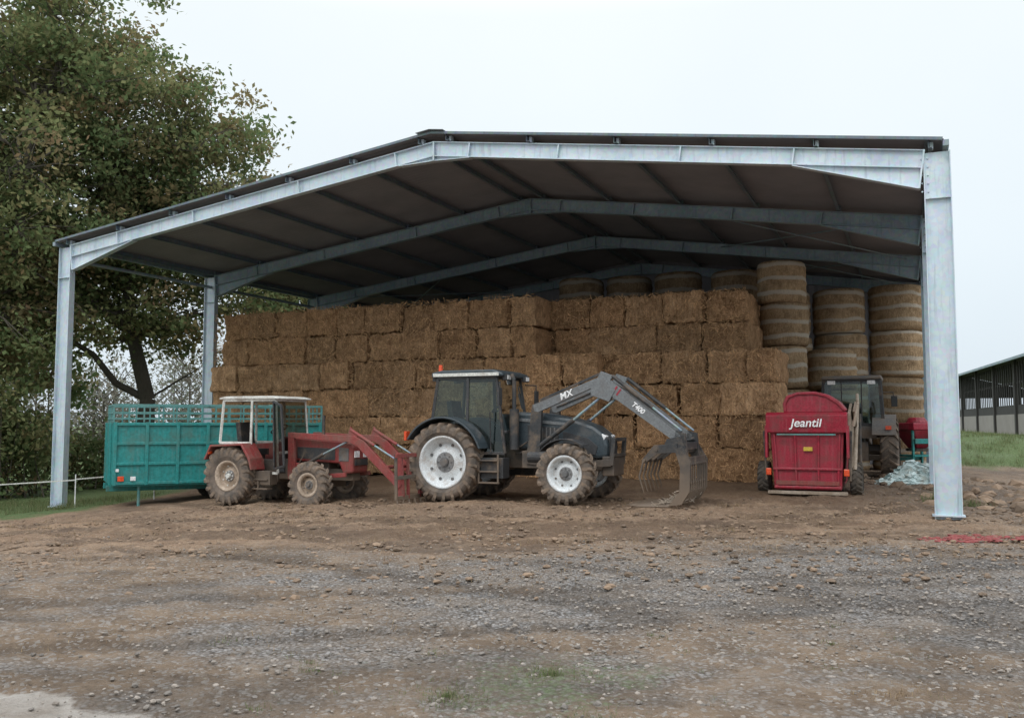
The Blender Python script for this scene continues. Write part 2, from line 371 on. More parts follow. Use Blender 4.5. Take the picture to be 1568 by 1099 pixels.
# ---------------------------------------------------------------- barn
W=21.7; XR=-10.2; HE=6.47; HR=7.93; LE=-W
def roofz(x):
    return HR-(HR-HE)*(x-XR)/(0-XR) if x>XR else HR-(HR-HE+.0)*(XR-x)/(XR-LE)
def build_barn():
    root=empty('open_hay_barn',(BR[0],BR[1],0),-A)
    frames=[0,5.6,11.2,16.8]
    D=.33
    for k,y in enumerate(frames):
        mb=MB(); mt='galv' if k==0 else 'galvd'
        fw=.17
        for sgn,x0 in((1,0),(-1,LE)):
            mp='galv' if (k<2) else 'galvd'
            wx,wy=bl(x0,y); gz=G(wx,wy)-.35
            dp=.44; xc=x0-sgn*dp/2+sgn*.2
            top=roofz(x0)-.02
            mb.box((xc,y,(gz+top)/2),(dp-.03,.014,top-gz),mp)
            for s in(-1,1):
                mb.box((xc+s*(dp/2-.008),y,(gz+top)/2),(.018,fw,top-gz),mp)
            for yy in(-1,1): mb.box((xc,y+yy*.045,roofz(x0)-.86),(dp-.035,.075,.016),mt)
            mb.box((xc,y,G(wx,wy)+.03),(dp+.08,fw+.1,.025),mp)
            for b in range(5):
                for q in(-1,1):
                    mb.cyl((xc-sgn*(dp/2-.02)+q*.05,y-.03,top-.1-b*.15),(xc-sgn*(dp/2-.02)+q*.05,y-.012,top-.1-b*.15),.016,mt,n=6)
        for sgn,xe in((1,-.22),(-1,LE+.22)):
            a=Vector((XR,y,roofz(XR))); b=Vector((xe,y,roofz(xe)))
            d=(b-a).normalized(); nrm=Vector((-d.z,0,d.x));
            if nrm.z<0: nrm=-nrm
            def P(t,h): return a+(b-a)*t-nrm*h
            L=(b-a).length
            mb.beam(P(0,D/2),P(1,D/2),.012,D-.02,mt,up=nrm)
            for h in(.008,D-.008): mb.beam(P(0,h),P(1,h),fw,.016,mt,up=nrm)
            hl=2.25/L
            p=[P(1-hl,D+.002),P(1,D+.002),P(1,D+.36)]
            mb.add([v+Vector((0,-.006,0)) for v in p]+[v+Vector((0,.006,0)) for v in p],[(0,1,2),(5,4,3),(0,3,4,1),(1,4,5,2),(2,5,3,0)],mt)
            mb.beam(P(1-hl,D+.012),P(1,D+.37),fw,.016,mt,up=nrm)
            hl2=.95/L
            p=[P(0,D),P(hl2,D),P(0,D+.10)]
            mb.add([v+Vector((0,-.006,0)) for v in p]+[v+Vector((0,.006,0)) for v in p],[(0,1,2),(5,4,3),(0,3,4,1),(1,4,5,2),(2,5,3,0)],mt)
            mb.beam(P(0,D+.11),P(hl2,D+.006),fw,.014,mt,up=nrm)
            for t in ([.09,.3,.56,1-hl] if sgn>0 else [.09,.33,.62,.85]):
                mb.beam(P(t,.01),P(t,D-.01),fw-.01,.03,mt,up=d)
            mb.beam(P(1.0,.0),P(1.0,D+.37),fw+.02,.03,mt,up=d)
        mb.beam((XR,y,roofz(XR)-.0),(XR,y,roofz(XR)-D-.1),fw+.02,.03,mt,up=(1,0,0))
        mb.obj('portal_frame_%d'%k,root)
    mb=MB(); y0,y1=-.16,17.1
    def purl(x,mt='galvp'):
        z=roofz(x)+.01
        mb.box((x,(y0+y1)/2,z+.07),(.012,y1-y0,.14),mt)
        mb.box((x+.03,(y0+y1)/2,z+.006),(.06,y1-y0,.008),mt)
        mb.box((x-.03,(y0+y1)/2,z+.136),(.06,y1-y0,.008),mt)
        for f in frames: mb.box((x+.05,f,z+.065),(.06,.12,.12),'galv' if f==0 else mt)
    for i in range(6): purl(-.15-i*(abs(XR)-.5)/5)
    for i in range(7): purl(LE+.15+i*(XR-LE-.5)/6)
    mb.obj('purlins',root)
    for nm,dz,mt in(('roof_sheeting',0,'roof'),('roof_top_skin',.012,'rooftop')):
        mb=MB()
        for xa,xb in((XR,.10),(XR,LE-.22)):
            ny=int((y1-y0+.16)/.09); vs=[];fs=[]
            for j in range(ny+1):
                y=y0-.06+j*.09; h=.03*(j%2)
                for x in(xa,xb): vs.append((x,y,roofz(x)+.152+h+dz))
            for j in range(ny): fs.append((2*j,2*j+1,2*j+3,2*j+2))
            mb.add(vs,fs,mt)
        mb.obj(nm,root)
    mb=MB()
    for s,xa in((1,XR+.35),(-1,XR-.35)):
        mb.beam((XR,(y0+y1)/2-.05,roofz(XR)+.215),(xa,(y0+y1)/2-.05,roofz(xa)+.215),y1-y0+.2,.01,'rooftop')
    for x in(.13,LE-.26):
        mb.box((x,(y0+y1)/2,roofz(x)+.10),(.10,y1-y0+.1,.11),'galvd')
    for xa,xb in((XR,.08),(XR,LE-.2)):
        mb.beam((xa,y0-.07,roofz(xa)+.165),(xb,y0-.07,roofz(xb)+.165),.012,.06,'galvp',up=(0,0,1))
    mb.obj('ridge_cap_and_gutters',root,.004)
    mb=MB()
    for x in(-.02,LE+.02):
        mb.cyl((x,0,roofz(x)-.35),(x,16.8,roofz(x)-.35),.05,'galvd')
    for a in((-.6,5.6,-6,11.2),(-6,5.6,-.6,11.2),(-6,11.2,-.6,16.8),(-.6,11.2,-6,16.8),(LE+.6,11.2,LE+6,16.8),(LE+6,11.2,LE+.6,16.8)):
        mb.cyl((a[0],a[1],roofz(a[0])-.1),(a[2],a[3],roofz(a[2])-.1),.02,'galvd',n=6)
    mb.obj('bracing',root)
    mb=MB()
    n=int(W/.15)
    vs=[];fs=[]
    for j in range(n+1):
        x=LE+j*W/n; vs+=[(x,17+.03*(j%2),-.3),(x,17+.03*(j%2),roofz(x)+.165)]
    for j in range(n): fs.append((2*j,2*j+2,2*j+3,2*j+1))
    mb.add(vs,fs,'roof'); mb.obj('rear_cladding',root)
build_barn()

# ---------------------------------------------------------------- bales
def build_bales():
    V=[];F=[];C=[];cnt=0
    r=np.random.default_rng(11)
    def bale(x0,x1,y0,y1,z0,z1):
        nonlocal cnt
        nx=max(3,int((x1-x0)/.075)); ny=max(3,int((y1-y0)/.2)); nz=11
        g=.006+r.random()*.012
        cx,cy,cz=(x0+x1)/2,(y0+y1)/2,(z0+z1)/2; hx,hy,hz=(x1-x0)/2-g,(y1-y0)/2-g,(z1-z0)/2-.002
        yaw=r.normal(0,.02); sh=r.normal(0,.055); tone=r.uniform(.74,1.16); red=r.uniform(-.05,.07); tilt=r.normal(0,.015)
        off=r.random(2)*50
        def face(a,b,f):
            nonlocal cnt
            u,v=np.meshgrid(np.linspace(-1,1,a+1),np.linspace(-1,1,b+1)); P=f(u,v)
            p=np.stack(P,-1).reshape(-1,3)
            e=np.array([hx,hy,hz]); rad=.07
            inner=np.clip(p*e,-(e-rad),(e-rad)); d=p*e-inner; l=np.linalg.norm(d,axis=1,keepdims=True)
            q=inner+d/np.maximum(l,1e-6)*np.minimum(l,rad)
            nn=d/np.maximum(l,1e-6)
            w=(fbm(q[:,0]*4+off[0]+q[:,1]*3,q[:,2]*4+off[1]+q[:,1]*2,3)-.5)*.15+(vnoise(q[:,0]*15+off[1],q[:,2]*9+q[:,1]*9)-.5)*.06
            q=q+nn*w[:,None]
            q=q+nn*(-.024*(np.abs(((q[:,0]+hx)/(2*hx)*4)%1-.5)<.09))[:,None]*(l>0)
            xx=q[:,0]*math.cos(yaw)-q[:,1]*math.sin(yaw)+cx; yy=q[:,0]*math.sin(yaw)+q[:,1]*math.cos(yaw)+cy+sh
            V.append(np.stack([xx,yy,q[:,2]+cz+tilt*q[:,0]],-1))
            idx=np.arange((a+1)*(b+1)).reshape(b+1,a+1)+cnt
            F.append(np.stack([idx[:-1,:-1],idx[:-1,1:],idx[1:,1:],idx[1:,:-1]],-1).reshape(-1,4))
            C.append(np.tile([tone,tone*(1-red*.5),tone*(1-red),1],((a+1)*(b+1),1))); cnt+=(a+1)*(b+1)
        o=lambda u:np.ones_like(u)
        face(nx,nz,lambda u,v:(u,-o(u),v))
        face(ny,nz,lambda u,v:(o(u),u,v)); face(ny,nz,lambda u,v:(-o(u),u,v))
        face(nx,ny,lambda u,v:(u,v,o(u)))
        face(nx,ny,lambda u,v:(u,v,-o(u)))
    RH=.825; zb=.17
    def row(k,xa,xb,y,dep=2.4,big=.08):
        x=xa; x1=xa
        first=True
        while x<xb-.3:
            w=r.uniform(1.0,1.24)
            if first: w*=r.uniform(.6,1.1); first=False
            if r.random()<big: w*=1.9
            x1=min(x+w,xb)
            if xb-x1<.5: x1=xb
            dz=r.normal(0,.015)
            bale(x,x1,y,y+dep,zb+k*RH+dz,zb+(k+1)*RH+dz+.01); x=x1
    for k in range(6):
        if k>=4:
            row(k,-20.95+ (.1 if k==5 else 0),-9.9,5.17+ (.1 if k==5 else .0))
            row(k,-9.9,-4.35-(.1 if k==5 else 0),6.35)
        else:
            row(k,-21.1-r.uniform(0,.1),-10.0,5.15)
            row(k,-10.0,-8.0,4.75)
            row(k,-8.0,-3.55,5.2)
        row(k,-21,-4.6,8.7,3.2,.6)
    V=np.concatenate(V);F=np.concatenate(F);C=np.concatenate(C)
    me=bpy.data.meshes.new('straw_bale_stack'); me.from_pydata(V.tolist(),[],F.tolist())
    at=me.color_attributes.new('Col','FLOAT_COLOR','POINT'); at.data.foreach_set('color',C.astype(np.float32).ravel())
    me.materials.append(M['straw']); me.polygons.foreach_set('use_smooth',[True]*len(F)); me.update()
    o=bpy.data.objects.new('straw_bale_stack',me); scene.collection.objects.link(o); o.location=(BR[0],BR[1],0); o.rotation_euler[2]=-A
    n=22000
    x=r.uniform(-21,-3.5,n); z=r.uniform(.2,5.15,n); y=np.where(z>zb+4*RH,np.where(x>-9.9,6.30,5.10),np.where((x>-10)&(x<-8),4.70,5.12))-r.random(n)*.06
    k=~((x>-4.4)&(z>zb+4*RH)); x,y,z=x[k],y[k],z[k]; n=len(x)
    a=r.uniform(0,math.pi,n); L=r.uniform(.05,.17,n); wd=.0065
    dx=np.cos(a)*L/2; dz=np.sin(a)*L/2; px=-np.sin(a)*wd; pz=np.cos(a)*wd; dy=r.uniform(-.03,.02,n)
    Q=np.stack([np.stack([x-dx-px,y,z-dz-pz],-1),np.stack([x+dx-px,y+dy,z+dz-pz],-1),np.stack([x+dx+px,y+dy,z+dz+pz],-1),np.stack([x-dx+px,y,z-dz+pz],-1)],1).reshape(-1,3)
    t=r.uniform(.5,1.5,n); col=np.stack([t,t,t*.95,np.ones(n)],-1)
    s=quadmesh('loose_strands',Q,M['straw'],col); s.parent=o
    root=empty('round_straw_bales',(BR[0],BR[1],0),-A)
    def roll(i,x,y,z,R,H,tone):
        mb=MB(); n=40
        m_=12
        pr=[(0.001,0)]+[(R*.88,0),(R*.97,.05)]+[(R*(1+.015*math.sin(q*2.3)+r.uniform(-.012,.012)),.05+(H-.1)*q/m_) for q in range(1,m_)]+[(R*.97,H-.05),(R*.88,H),(.001,H)]
        vs=[];fs=[];k=len(pr)
        for q in range(n):
            aa=2*math.pi*q/n
            for rr,hh in pr:
                rr2=rr*(1+.02*math.sin(3*aa+i)+r.uniform(-.015,.015)); vs.append((x+rr2*math.cos(aa),y+rr2*math.sin(aa),z+hh+.02*math.sin(aa+i)))
        for q in range(n):
            for p in range(k-1): fs.append((q*k+p,((q+1)%n)*k+p,((q+1)%n)*k+p+1,q*k+p+1))
        mb.add(vs,fs,'roll')
        mb.obj('bale_%d'%i,root,0,True,cols=np.tile([tone,tone,tone,1],(len(vs),1)))
    i=0
    for (x,y,nn,H,R) in ((-3.85,8.9,5,1.2,.66),(-2.62,12.9,4,1.42,.80),(-.98,13.5,4,1.45,.80),(-2.75,11.3,3,1.22,.72),(-4.2,12.2,4,1.4,.78)):
        for k in range(nn):
            roll(i,x+r.uniform(-.05,.05),y,.18+k*H,R*r.uniform(.97,1.03),H-.015,r.uniform(.8,1.15)); i+=1
    for x in(-5.4,-7.1,-8.7,-10.2):
        roll(i,x,10.0+r.uniform(-.2,.2),zb+6*RH,.72,1.1,r.uniform(.42,.6)); i+=1
build_bales()

# ---------------------------------------------------------------- wheels
def wheel(name,root,c,R,w,rR,rim,nl=20,hub='hub',tm='tyre',lm='lug',lh=.04):
    mb=MB(); h=w/2
    pr=[(-h*.72,rR-.02),(-h*.8,rR+.02),(-h*.98,rR+.35*(R-rR)),(-h,rR+.62*(R-rR)),(-h*.93,R-.06),(-h*.78,R-.018),(-h*.4,R-.002),(0,R)]
    pr=pr+[(-a,b) for a,b in pr[-2::-1]]
    mb.lathe(pr,c,tm,56)
    for i in range(nl):
        for s in(-1,1):
            t0=2*math.pi*(i+(.5 if s>0 else 0))/nl
            st=[(0.0,R+lh*.9,0),(h*.5,R+lh,.10),(h*.9,R+lh*.8,.20),(h*1.04,R-.035,.235),(h*1.03,R-.10,.25)]
            dt=.022/R*1.3; vs=[]
            for y,rr,da in st:
                for (rad,sg) in((rr-lh*1.8,-1.5),(rr-lh*1.8,1.5),(rr,1),(rr,-1)):
                    a=t0+da+sg*dt; vs.append((c[0]+rad*math.cos(a),c[1]+s*y,c[2]+rad*math.sin(a)))
            fs=[(0,1,2,3),(19,18,17,16)]
            for k in range(4):
                b=k*4
                for q in range(4): fs.append((b+q,b+(q+1)%4,b+4+(q+1)%4,b+4+q))
            mb.add(vs,fs,lm)
    o1=mb.obj(name+'_tyre',root,0,False)
    mb=MB()
    for s in(-1,1):
        mb.lathe([(s*h*.74,rR+.015),(s*h*.82,rR+.012),(s*h*.82,rR-.025),(s*h*.66,rR-.05),(s*h*.48,rR-.07),(s*h*.40,rR*.80),(s*h*.02,rR*.76),(s*h*.0,rR*.66),(s*h*.26,rR*.46),(s*h*.26,.002)],c,rim,48)
        mb.cyl((c[0],c[1]+s*h*.24,c[2]),(c[0],c[1]+s*h*.36,c[2]),rR*.40,'hubl',rR*.37,20)
        mb.cyl((c[0],c[1]+s*h*.3,c[2]),(c[0],c[1]+s*h*.72,c[2]),rR*.20,hub,rR*.15,16)
        for k in range(8):
            a=2*math.pi*k/8; q=(c[0]+rR*.30*math.cos(a),c[2]+rR*.30*math.sin(a))
            mb.cyl((q[0],c[1]+s*h*.35,q[1]),(q[0],c[1]+s*h*.46,q[1]),.016,hub,n=6)
        for k in range(8):
            a=2*math.pi*(k+.5)/8; q=(c[0]+rR*.70*math.cos(a),c[2]+rR*.70*math.sin(a))
            mb.cyl((q[0],c[1]+s*h*.0,q[1]),(q[0],c[1]+s*h*.10,q[1]),rR*.06,hub,n=8)
    o=mb.obj(name+'_rim',root,0,False)
    for p in o.data.polygons: p.use_smooth=(len(p.vertices)==4)
    return o

def cab(root,x0,x1,zf,zr,z1,hb,ht,fm,rm,glass=True,doorx=None,roofth=.16,lean=.12,post=.055,oh=.1,rear=.0):
    mb=MB(); gl=MB()
    xm=doorx if doorx is not None else (x0+x1)/2-.1
    for s in(-1,1):
        A0=(x0,s*hb,zr);A1=(x0+rear,s*ht,z1);B0=(xm,s*hb,zr-.0);B1=(xm-.02,s*ht,z1)
        C0=(x1,s*hb*.92,zf);C1=(x1-lean,s*ht*.95,z1); Bl=(xm,s*hb,zf)
        mb.beam(A0,A1,post,post,fm);mb.beam(Bl,B1,post,post,fm);mb.beam(C0,C1,post*.9,post*.9,fm)
        mb.beam(A0,B0,post*.8,post,fm);mb.beam(Bl,C0,post*.8,post,fm)
        mb.beam(A1,C1,post,post,fm)
        if glass:
            gl.add([A0,B0,B1,A1],[(0,1,2,3)],'glass'); gl.add([Bl,C0,C1,B1],[(0,1,2,3)],'glass')
            mb.beam((xm+.08,s*(hb+.03),zf+.35),(xm+.3,s*(hb+.03),zf+.35),.02,.03,'dark')
    mb.beam((x0,-hb,zr),(x0,hb,zr),post,post,fm);mb.beam((x0+rear,-ht,z1),(x0+rear,ht,z1),post,post,fm)
    mb.beam((x1-lean,-ht*.95,z1),(x1-lean,ht*.95,z1),post,post,fm); mb.beam((x1,-hb*.92,zf+.45),(x1,hb*.92,zf+.45),post,post,fm)
    if glass:
        gl.add([(x0,-hb,zr),(x0,hb,zr),(x0+rear,ht,z1),(x0+rear,-ht,z1)],[(0,1,2,3)],'glass')
        k=(.45)/(z1-zf); xx=x1-lean*k
        gl.add([(xx,-hb*.9,zf+.45),(xx,hb*.9,zf+.45),(x1-lean,ht*.95,z1),(x1-lean,-ht*.95,z1)],[(0,1,2,3)],'glass')
    mb.obj('cab_frame',root,.008)
    if glass: gl.obj('cab_windows',root)
    mb=MB()
    mb.prism([(x0-oh+rear,z1+.02),(x1-lean+oh*1.3,z1+.02),(x1-lean+oh*1.2,z1+roofth*.55),(x1-lean-.05,z1+roofth),(x0+.1+rear,z1+roofth),(x0-oh+rear,z1+roofth*.7)],-ht-.05,ht+.05,rm)
    mb.obj('cab_roof',root,.03)
    mb=MB(); sx=x0+.45
    mb.box((sx,0,zf+.45),(.48,.5,.14),'seat'); mb.box((sx-.24,0,zf+.8),(.13,.46,.65),'seat',(0,-.15,0)); mb.box((sx,0,zf+.2),(.35,.4,.4),'dark')
    mb.box((x1-.22,0,zf+.4),(.22,.4,.8),'darkp'); mb.cyl((x1-.3,0,zf+.75),(x1-.42,0,zf+.95),.025,'dark')
    cc=Vector((x1-.43,0,zf+.97)); u=Vector((.86,0,.5)); v=Vector((0,1,0))
    pts=[cc+(u*math.cos(t)+v*math.sin(t))*.2 for t in np.linspace(0,2*math.pi,17)]
    mb.tube(pts,.016,'dark',6); mb.beam(pts[4],pts[12],.02,.03,'dark')
    mb.obj('cab_interior',root,.02)

def text(name,s,loc,size,mat,root,rot,ext=.004):
    cu=bpy.data.curves.new(name,'FONT'); cu.body=s; cu.size=size; cu.extrude=ext; cu.align_x='CENTER'; cu.align_y='CENTER'
    cu.shear=.2; cu.offset=.004
    cu.materials.append(M[mat]); o=bpy.data.objects.new(name,cu); scene.collection.objects.link(o); o.parent=root; o.location=loc; o.rotation_euler=rot; return o

def grey_tractor():
    gx,gy=-1.04,20.2
    root=empty('tractor_with_front_loader',(gx,gy,-.02),-A)
    for s in(-1,1):
        wheel('rear_wheel_%s'%('near' if s<0 else 'far'),root,(0,s*.86,.83),.80,.50,.545,'white',22)
        wheel('front_wheel_%s'%('near' if s<0 else 'far'),root,(2.72,s*.86,.64),.575,.40,.36,'white',19,lh=.035)
    mb=MB()
    mb.box((.35,0,.95),(1.5,.55,.6),'dark'); mb.box((1.6,0,.95),(1.6,.42,.5),'dark')
    mb.cyl((0,-.7,.83),(0,.7,.83),.15,'dark'); mb.box((2.72,0,.62),(.3,1.1,.2),'dark'); mb.box((2.75,0,.78),(1.2,.36,.22),'dark')
    mb.box((-.55,0,.65),(.5,.7,.4),'dark'); 
    for s in(-1,1):
        mb.beam((-.4,s*.35,.75),(-1.05,s*.4,.5),.05,.08,'dark'); mb.beam((-.3,s*.3,1.2),(-.9,s*.38,1.0),.05,.06,'dark'); mb.cyl((-.85,s*.38,1.0),(-1.0,s*.4,.52),.025,'dark')
    mb.box((3.42,0,.78),(.25,.7,.4),'dark')
    mb.obj('chassis',root,.03)
    mb=MB()
    pr=[(1.25,1.12),(1.25,1.90),(1.9,1.87),(2.6,1.76),(3.1,1.60),(3.32,1.44),(3.42,1.2),(3.40,.95),(3.2,.92),(2.3,1.05)]
    mb.prism(pr,-.33,.33,'navy'); o=mb.obj('hood',root,.07)
    mb=MB()
    for s in(-1,1):
        y0,y1=sorted((s*.325,s*.345)); y2,y3=sorted((s*.32,s*.352))
        mb.prism([(1.65,1.2),(1.65,1.62),(2.35,1.55),(2.35,1.14)],y0,y1,'darkp')
        for k in range(7): mb.box((1.72+.09*k,s*.35,1.38),(.03,.012,.36),'hub')
        mb.prism([(2.45,1.12),(2.45,1.48),(3.0,1.34),(3.2,1.18),(3.15,1.0)],y0,y1,'darkp')
        mb.box((3.30,s*.23,1.36),(.1,.18,.12),'whitep',(0,.6,0))
        mb.prism([(1.35,1.70),(1.35,1.77),(2.5,1.66),(2.5,1.60)],y2,y3,'grey')
        mb.tube([(1.3,s*.36,1.3),(1.5,s*.42,1.15),(1.75,s*.44,1.3),(1.9,s*.5,1.6)],.018,'dark')
        mb.tube([(1.4,s*.4,1.0),(1.8,s*.46,1.1),(2.1,s*.45,.95)],.02,'dark')
        mb.beam((1.9,s*.42,.75),(3.5,s*.40,.85),.07,.14,'dark'); mb.beam((3.5,s*.40,.8),(3.55,s*.38,1.35),.06,.08,'dark')
    mb.beam((3.56,-.4,1.32),(3.56,.4,1.32),.06,.07,'dark'); mb.beam((3.55,-.4,1.0),(3.55,.4,1.0),.05,.06,'dark')
    mb.box((3.425,0,1.15),(.03,.46,.36),'darkp')
    mb.obj('hood_grilles_and_guard',root,.01)
    mb=MB()
    for s in(-1,1):
        y0,y1=sorted((s*.55,s*1.14))
        mb.arc((0,.83),.92,18,150,y0,y1,.04,'navy',18)
        ys=sorted((s*.52,s*.56))
        mb.prism([(math.cos(math.radians(a))*.93,.83+math.sin(math.radians(a))*.93) for a in range(18,151,12)]+[(-.6,1.0),(.6,.8)],ys[0],ys[1],'navy')
        y0,y1=sorted((s*.70,s*1.03))
        mb.arc((2.72,.64),.68,55,140,y0,y1,.02,'darkp',10)
        mb.box((-.9,s*1.0,1.38),(.06,.16,.2),'orange')
    mb.obj('fenders',root,.015)
    cab(root,-.45,1.28,1.02,1.55,2.62,.74,.66,'darkp','navy',doorx=.42,roofth=.17,lean=.22,post=.06,oh=.14,rear=.12)
    mb=MB()
    mb.prism([(-.42,2.65),(1.15,2.65),(1.15,2.72),(-.42,2.72)],-.728,-.712,'cream')
    for s in(-1,1):
        mb.box((1.24,s*.5,2.62),(.1,.2,.12),'darkp'); mb.box((1.295,s*.5,2.62),(.012,.17,.09),'whitep')
        mb.box((-.45,s*.5,2.62),(.1,.2,.12),'darkp')
        mb.tube([(1.15,s*.7,2.5),(1.3,s*.98,2.5),(1.3,s*.98,2.1)],.014,'dark'); mb.box((1.3,s*1.0,2.2),(.05,.16,.36),'darkp')
    mb.cyl((-.35,-.5,2.78),(-.35,-.5,2.92),.05,'orange',.04)
    mb.obj('lights_and_mirrors',root,.01)
    mb=MB()
    mb.cyl((1.42,-.52,1.1),(1.42,-.52,1.95),.10,'dark',n=18); mb.tube([(1.42,-.52,1.95),(1.42,-.52,2.55),(1.36,-.52,2.68)],.045,'dark',10)
    mb.obj('exhaust',root)
    mb=MB()
    mb.box((.95,-.72,.72),(.75,.32,.42),'darkp')
    for k in range(3): mb.box((1.02,-.9,.42+.23*k),(.42,.16,.03),'dark')
    mb.beam((.8,-.95,.4),(.8,-.95,1.0),.02,.04,'dark'); mb.beam((1.24,-.95,.4),(1.24,-.95,1.0),.02,.04,'dark')
    mb.box((.95,.75,.75),(.9,.36,.5),'darkp'); mb.cyl((1.75,-.5,.95),(2.15,-.5,.95),.13,'darkp',n=16)
    mb.tube([(1.0,-.78,1.05),(1.0,-.84,1.9)],.015,'dark')
    mb.obj('steps_and_tank',root,.015)
    mb=MB()
    for s in(-1,1):
        y=s*.52
        mb.beam((1.85,y,.8),(1.95,y,2.02),.09,.30,'dark',up=(1,0,0),h1=.22)
        mb.box((1.85,s*.42,.9),(.5,.2,.35),'dark')
        mb.prism([(1.90,1.90),(1.86,2.03),(3.26,2.56),(3.52,2.54),(4.96,1.42),(4.95,1.28),(4.88,1.27),(3.42,2.30),(3.2,2.38),(1.98,1.88)],y-.05,y+.05,'grey')
        mb.prism([(3.14,2.22),(3.14,2.5),(3.45,2.53),(3.66,2.32),(3.52,2.08)],y-.065,y+.065,'grey')
        mb.beam((2.0,y,2.12),(3.35,y,2.66),.03,.05,'dark'); mb.prism([(3.25,2.52),(3.35,2.70),(3.62,2.60),(3.5,2.48)],y-.03,y+.03,'grey')
        mb.cyl((3.58,y,2.60),(4.4,y,1.96),.04,'dark'); mb.cyl((4.35,y,2.0),(4.98,y,1.5),.022,'galvd')
        mb.cyl((1.95,y,1.15),(2.75,y,1.72),.05,'dark'); mb.cyl((2.7,y,1.68),(3.3,y,2.15),.028,'galvd')
        mb.prism([(4.82,1.2),(4.86,1.5),(5.05,1.45),(5.1,.98),(4.95,.95)],y-.05,y+.05,'dark')
        mb.tube([(2.0,y-s*.07,2.0),(3.3,y-s*.07,2.5),(3.6,y-s*.07,2.35),(4.6,y-s*.07,1.62)],.014,'dark')
    mb.cyl((3.62,-.52,2.22),(3.62,.52,2.22),.06,'grey'); mb.cyl((4.7,-.52,1.5),(4.7,.52,1.5),.05,'grey')
    for t in(.10,.15): 
        x=3.5+1.5*t; z=2.44-1.15*t
        mb.box((x+.0,-.573,z),(.035,.004,.15),'red2',(0,.66,0))
    mb.obj('loader_boom',root,.012)
    text('loader_lettering','MX',(2.60,-.575,2.225),.19,'whitep',root,(math.radians(90),-math.radians(20.5),0))
    text('boom_lettering','T400',(4.12,-.575,1.95),.14,'whitep',root,(math.radians(90),math.radians(38),0))
    # manure fork with grapple, lowered to the ground
    sub=empty('grapple',(-.10,0,0),0,root)
    mb=MB(); hw=.78
    # fork: upright back frame, flat tines pointing back under the jaw
    for s in(-1,1):
        mb.prism([(5.0,1.15),(5.14,1.2),(5.30,.92),(5.28,.35),(5.12,.10),(4.86,.06),(5.08,.34),(5.10,.8)],s*hw-.025,s*hw+.025,'dark')
    for (x,z) in((5.08,1.1),(5.24,.86),(5.22,.5),(5.06,.14)): mb.cyl((x,-hw,z),(x,hw,z),.035,'dark',n=8)
    mb.box((5.24,0,.92),(.05,2*hw,.16),'dark')
    for i in range(9):
        y=-hw+i*(2*hw)/8
        mb.tube([(5.26,y,.92),(5.26,y,.36),(5.10,y,.13),(4.85,y,.05),(4.25,y,.04)],.019,'dark',6)
        mb.cyl((4.25,y,.04),(4.02,y,.07),.019,'dark',.006,6)
    # grapple jaw: angular plates with straight teeth
    for y in(-.62,-.2,.2,.62):
        mb.prism([(5.02,1.26),(4.55,1.22),(4.30,.92),(4.36,.86),(4.62,1.06),(5.0,1.08)],y-.02,y+.02,'dark')
    mb.cyl((4.36,-.72,.92),(4.36,.72,.92),.035,'dark',n=8); mb.cyl((4.6,-.66,1.13),(4.6,.66,1.13),.035,'dark',n=8)
    for i in range(6):
        y=-.7+i*.28
        mb.cyl((4.36,y,.92),(4.27,y,.60),.026,'dark',.022,6); mb.cyl((4.27,y,.60),(4.36,y,.30),.022,'dark',.007,6)
    for y in(-.4,.4): mb.cyl((5.12,y,1.34),(4.72,y,1.24),.04,'dark',n=10)
    for y in(-.59,.59): mb.prism([(4.72,1.1),(4.8,1.34),(5.08,1.40),(5.2,1.05)],y-.03,y+.03,'dark')
    mb.box((5.08,0,1.2),(.16,1.1,.14),'dark')
    rr=np.random.default_rng(3)
    for i in range(110):
        y=rr.uniform(-.8,.8); x=rr.uniform(4.5,5.2); z=.06+.3*rr.random()*max(0,(x-4.6)/.5)
        a=rr.uniform(0,3.14); L=rr.uniform(.05,.16); mb.cyl((x-math.cos(a)*L,y-math.sin(a)*L,z),(x+math.cos(a)*L,y+math.sin(a)*L,z+rr.uniform(0,.1)),.012,'tan',.006,5)
    mb.obj('grapple_fork',sub,.004)
grey_tractor()

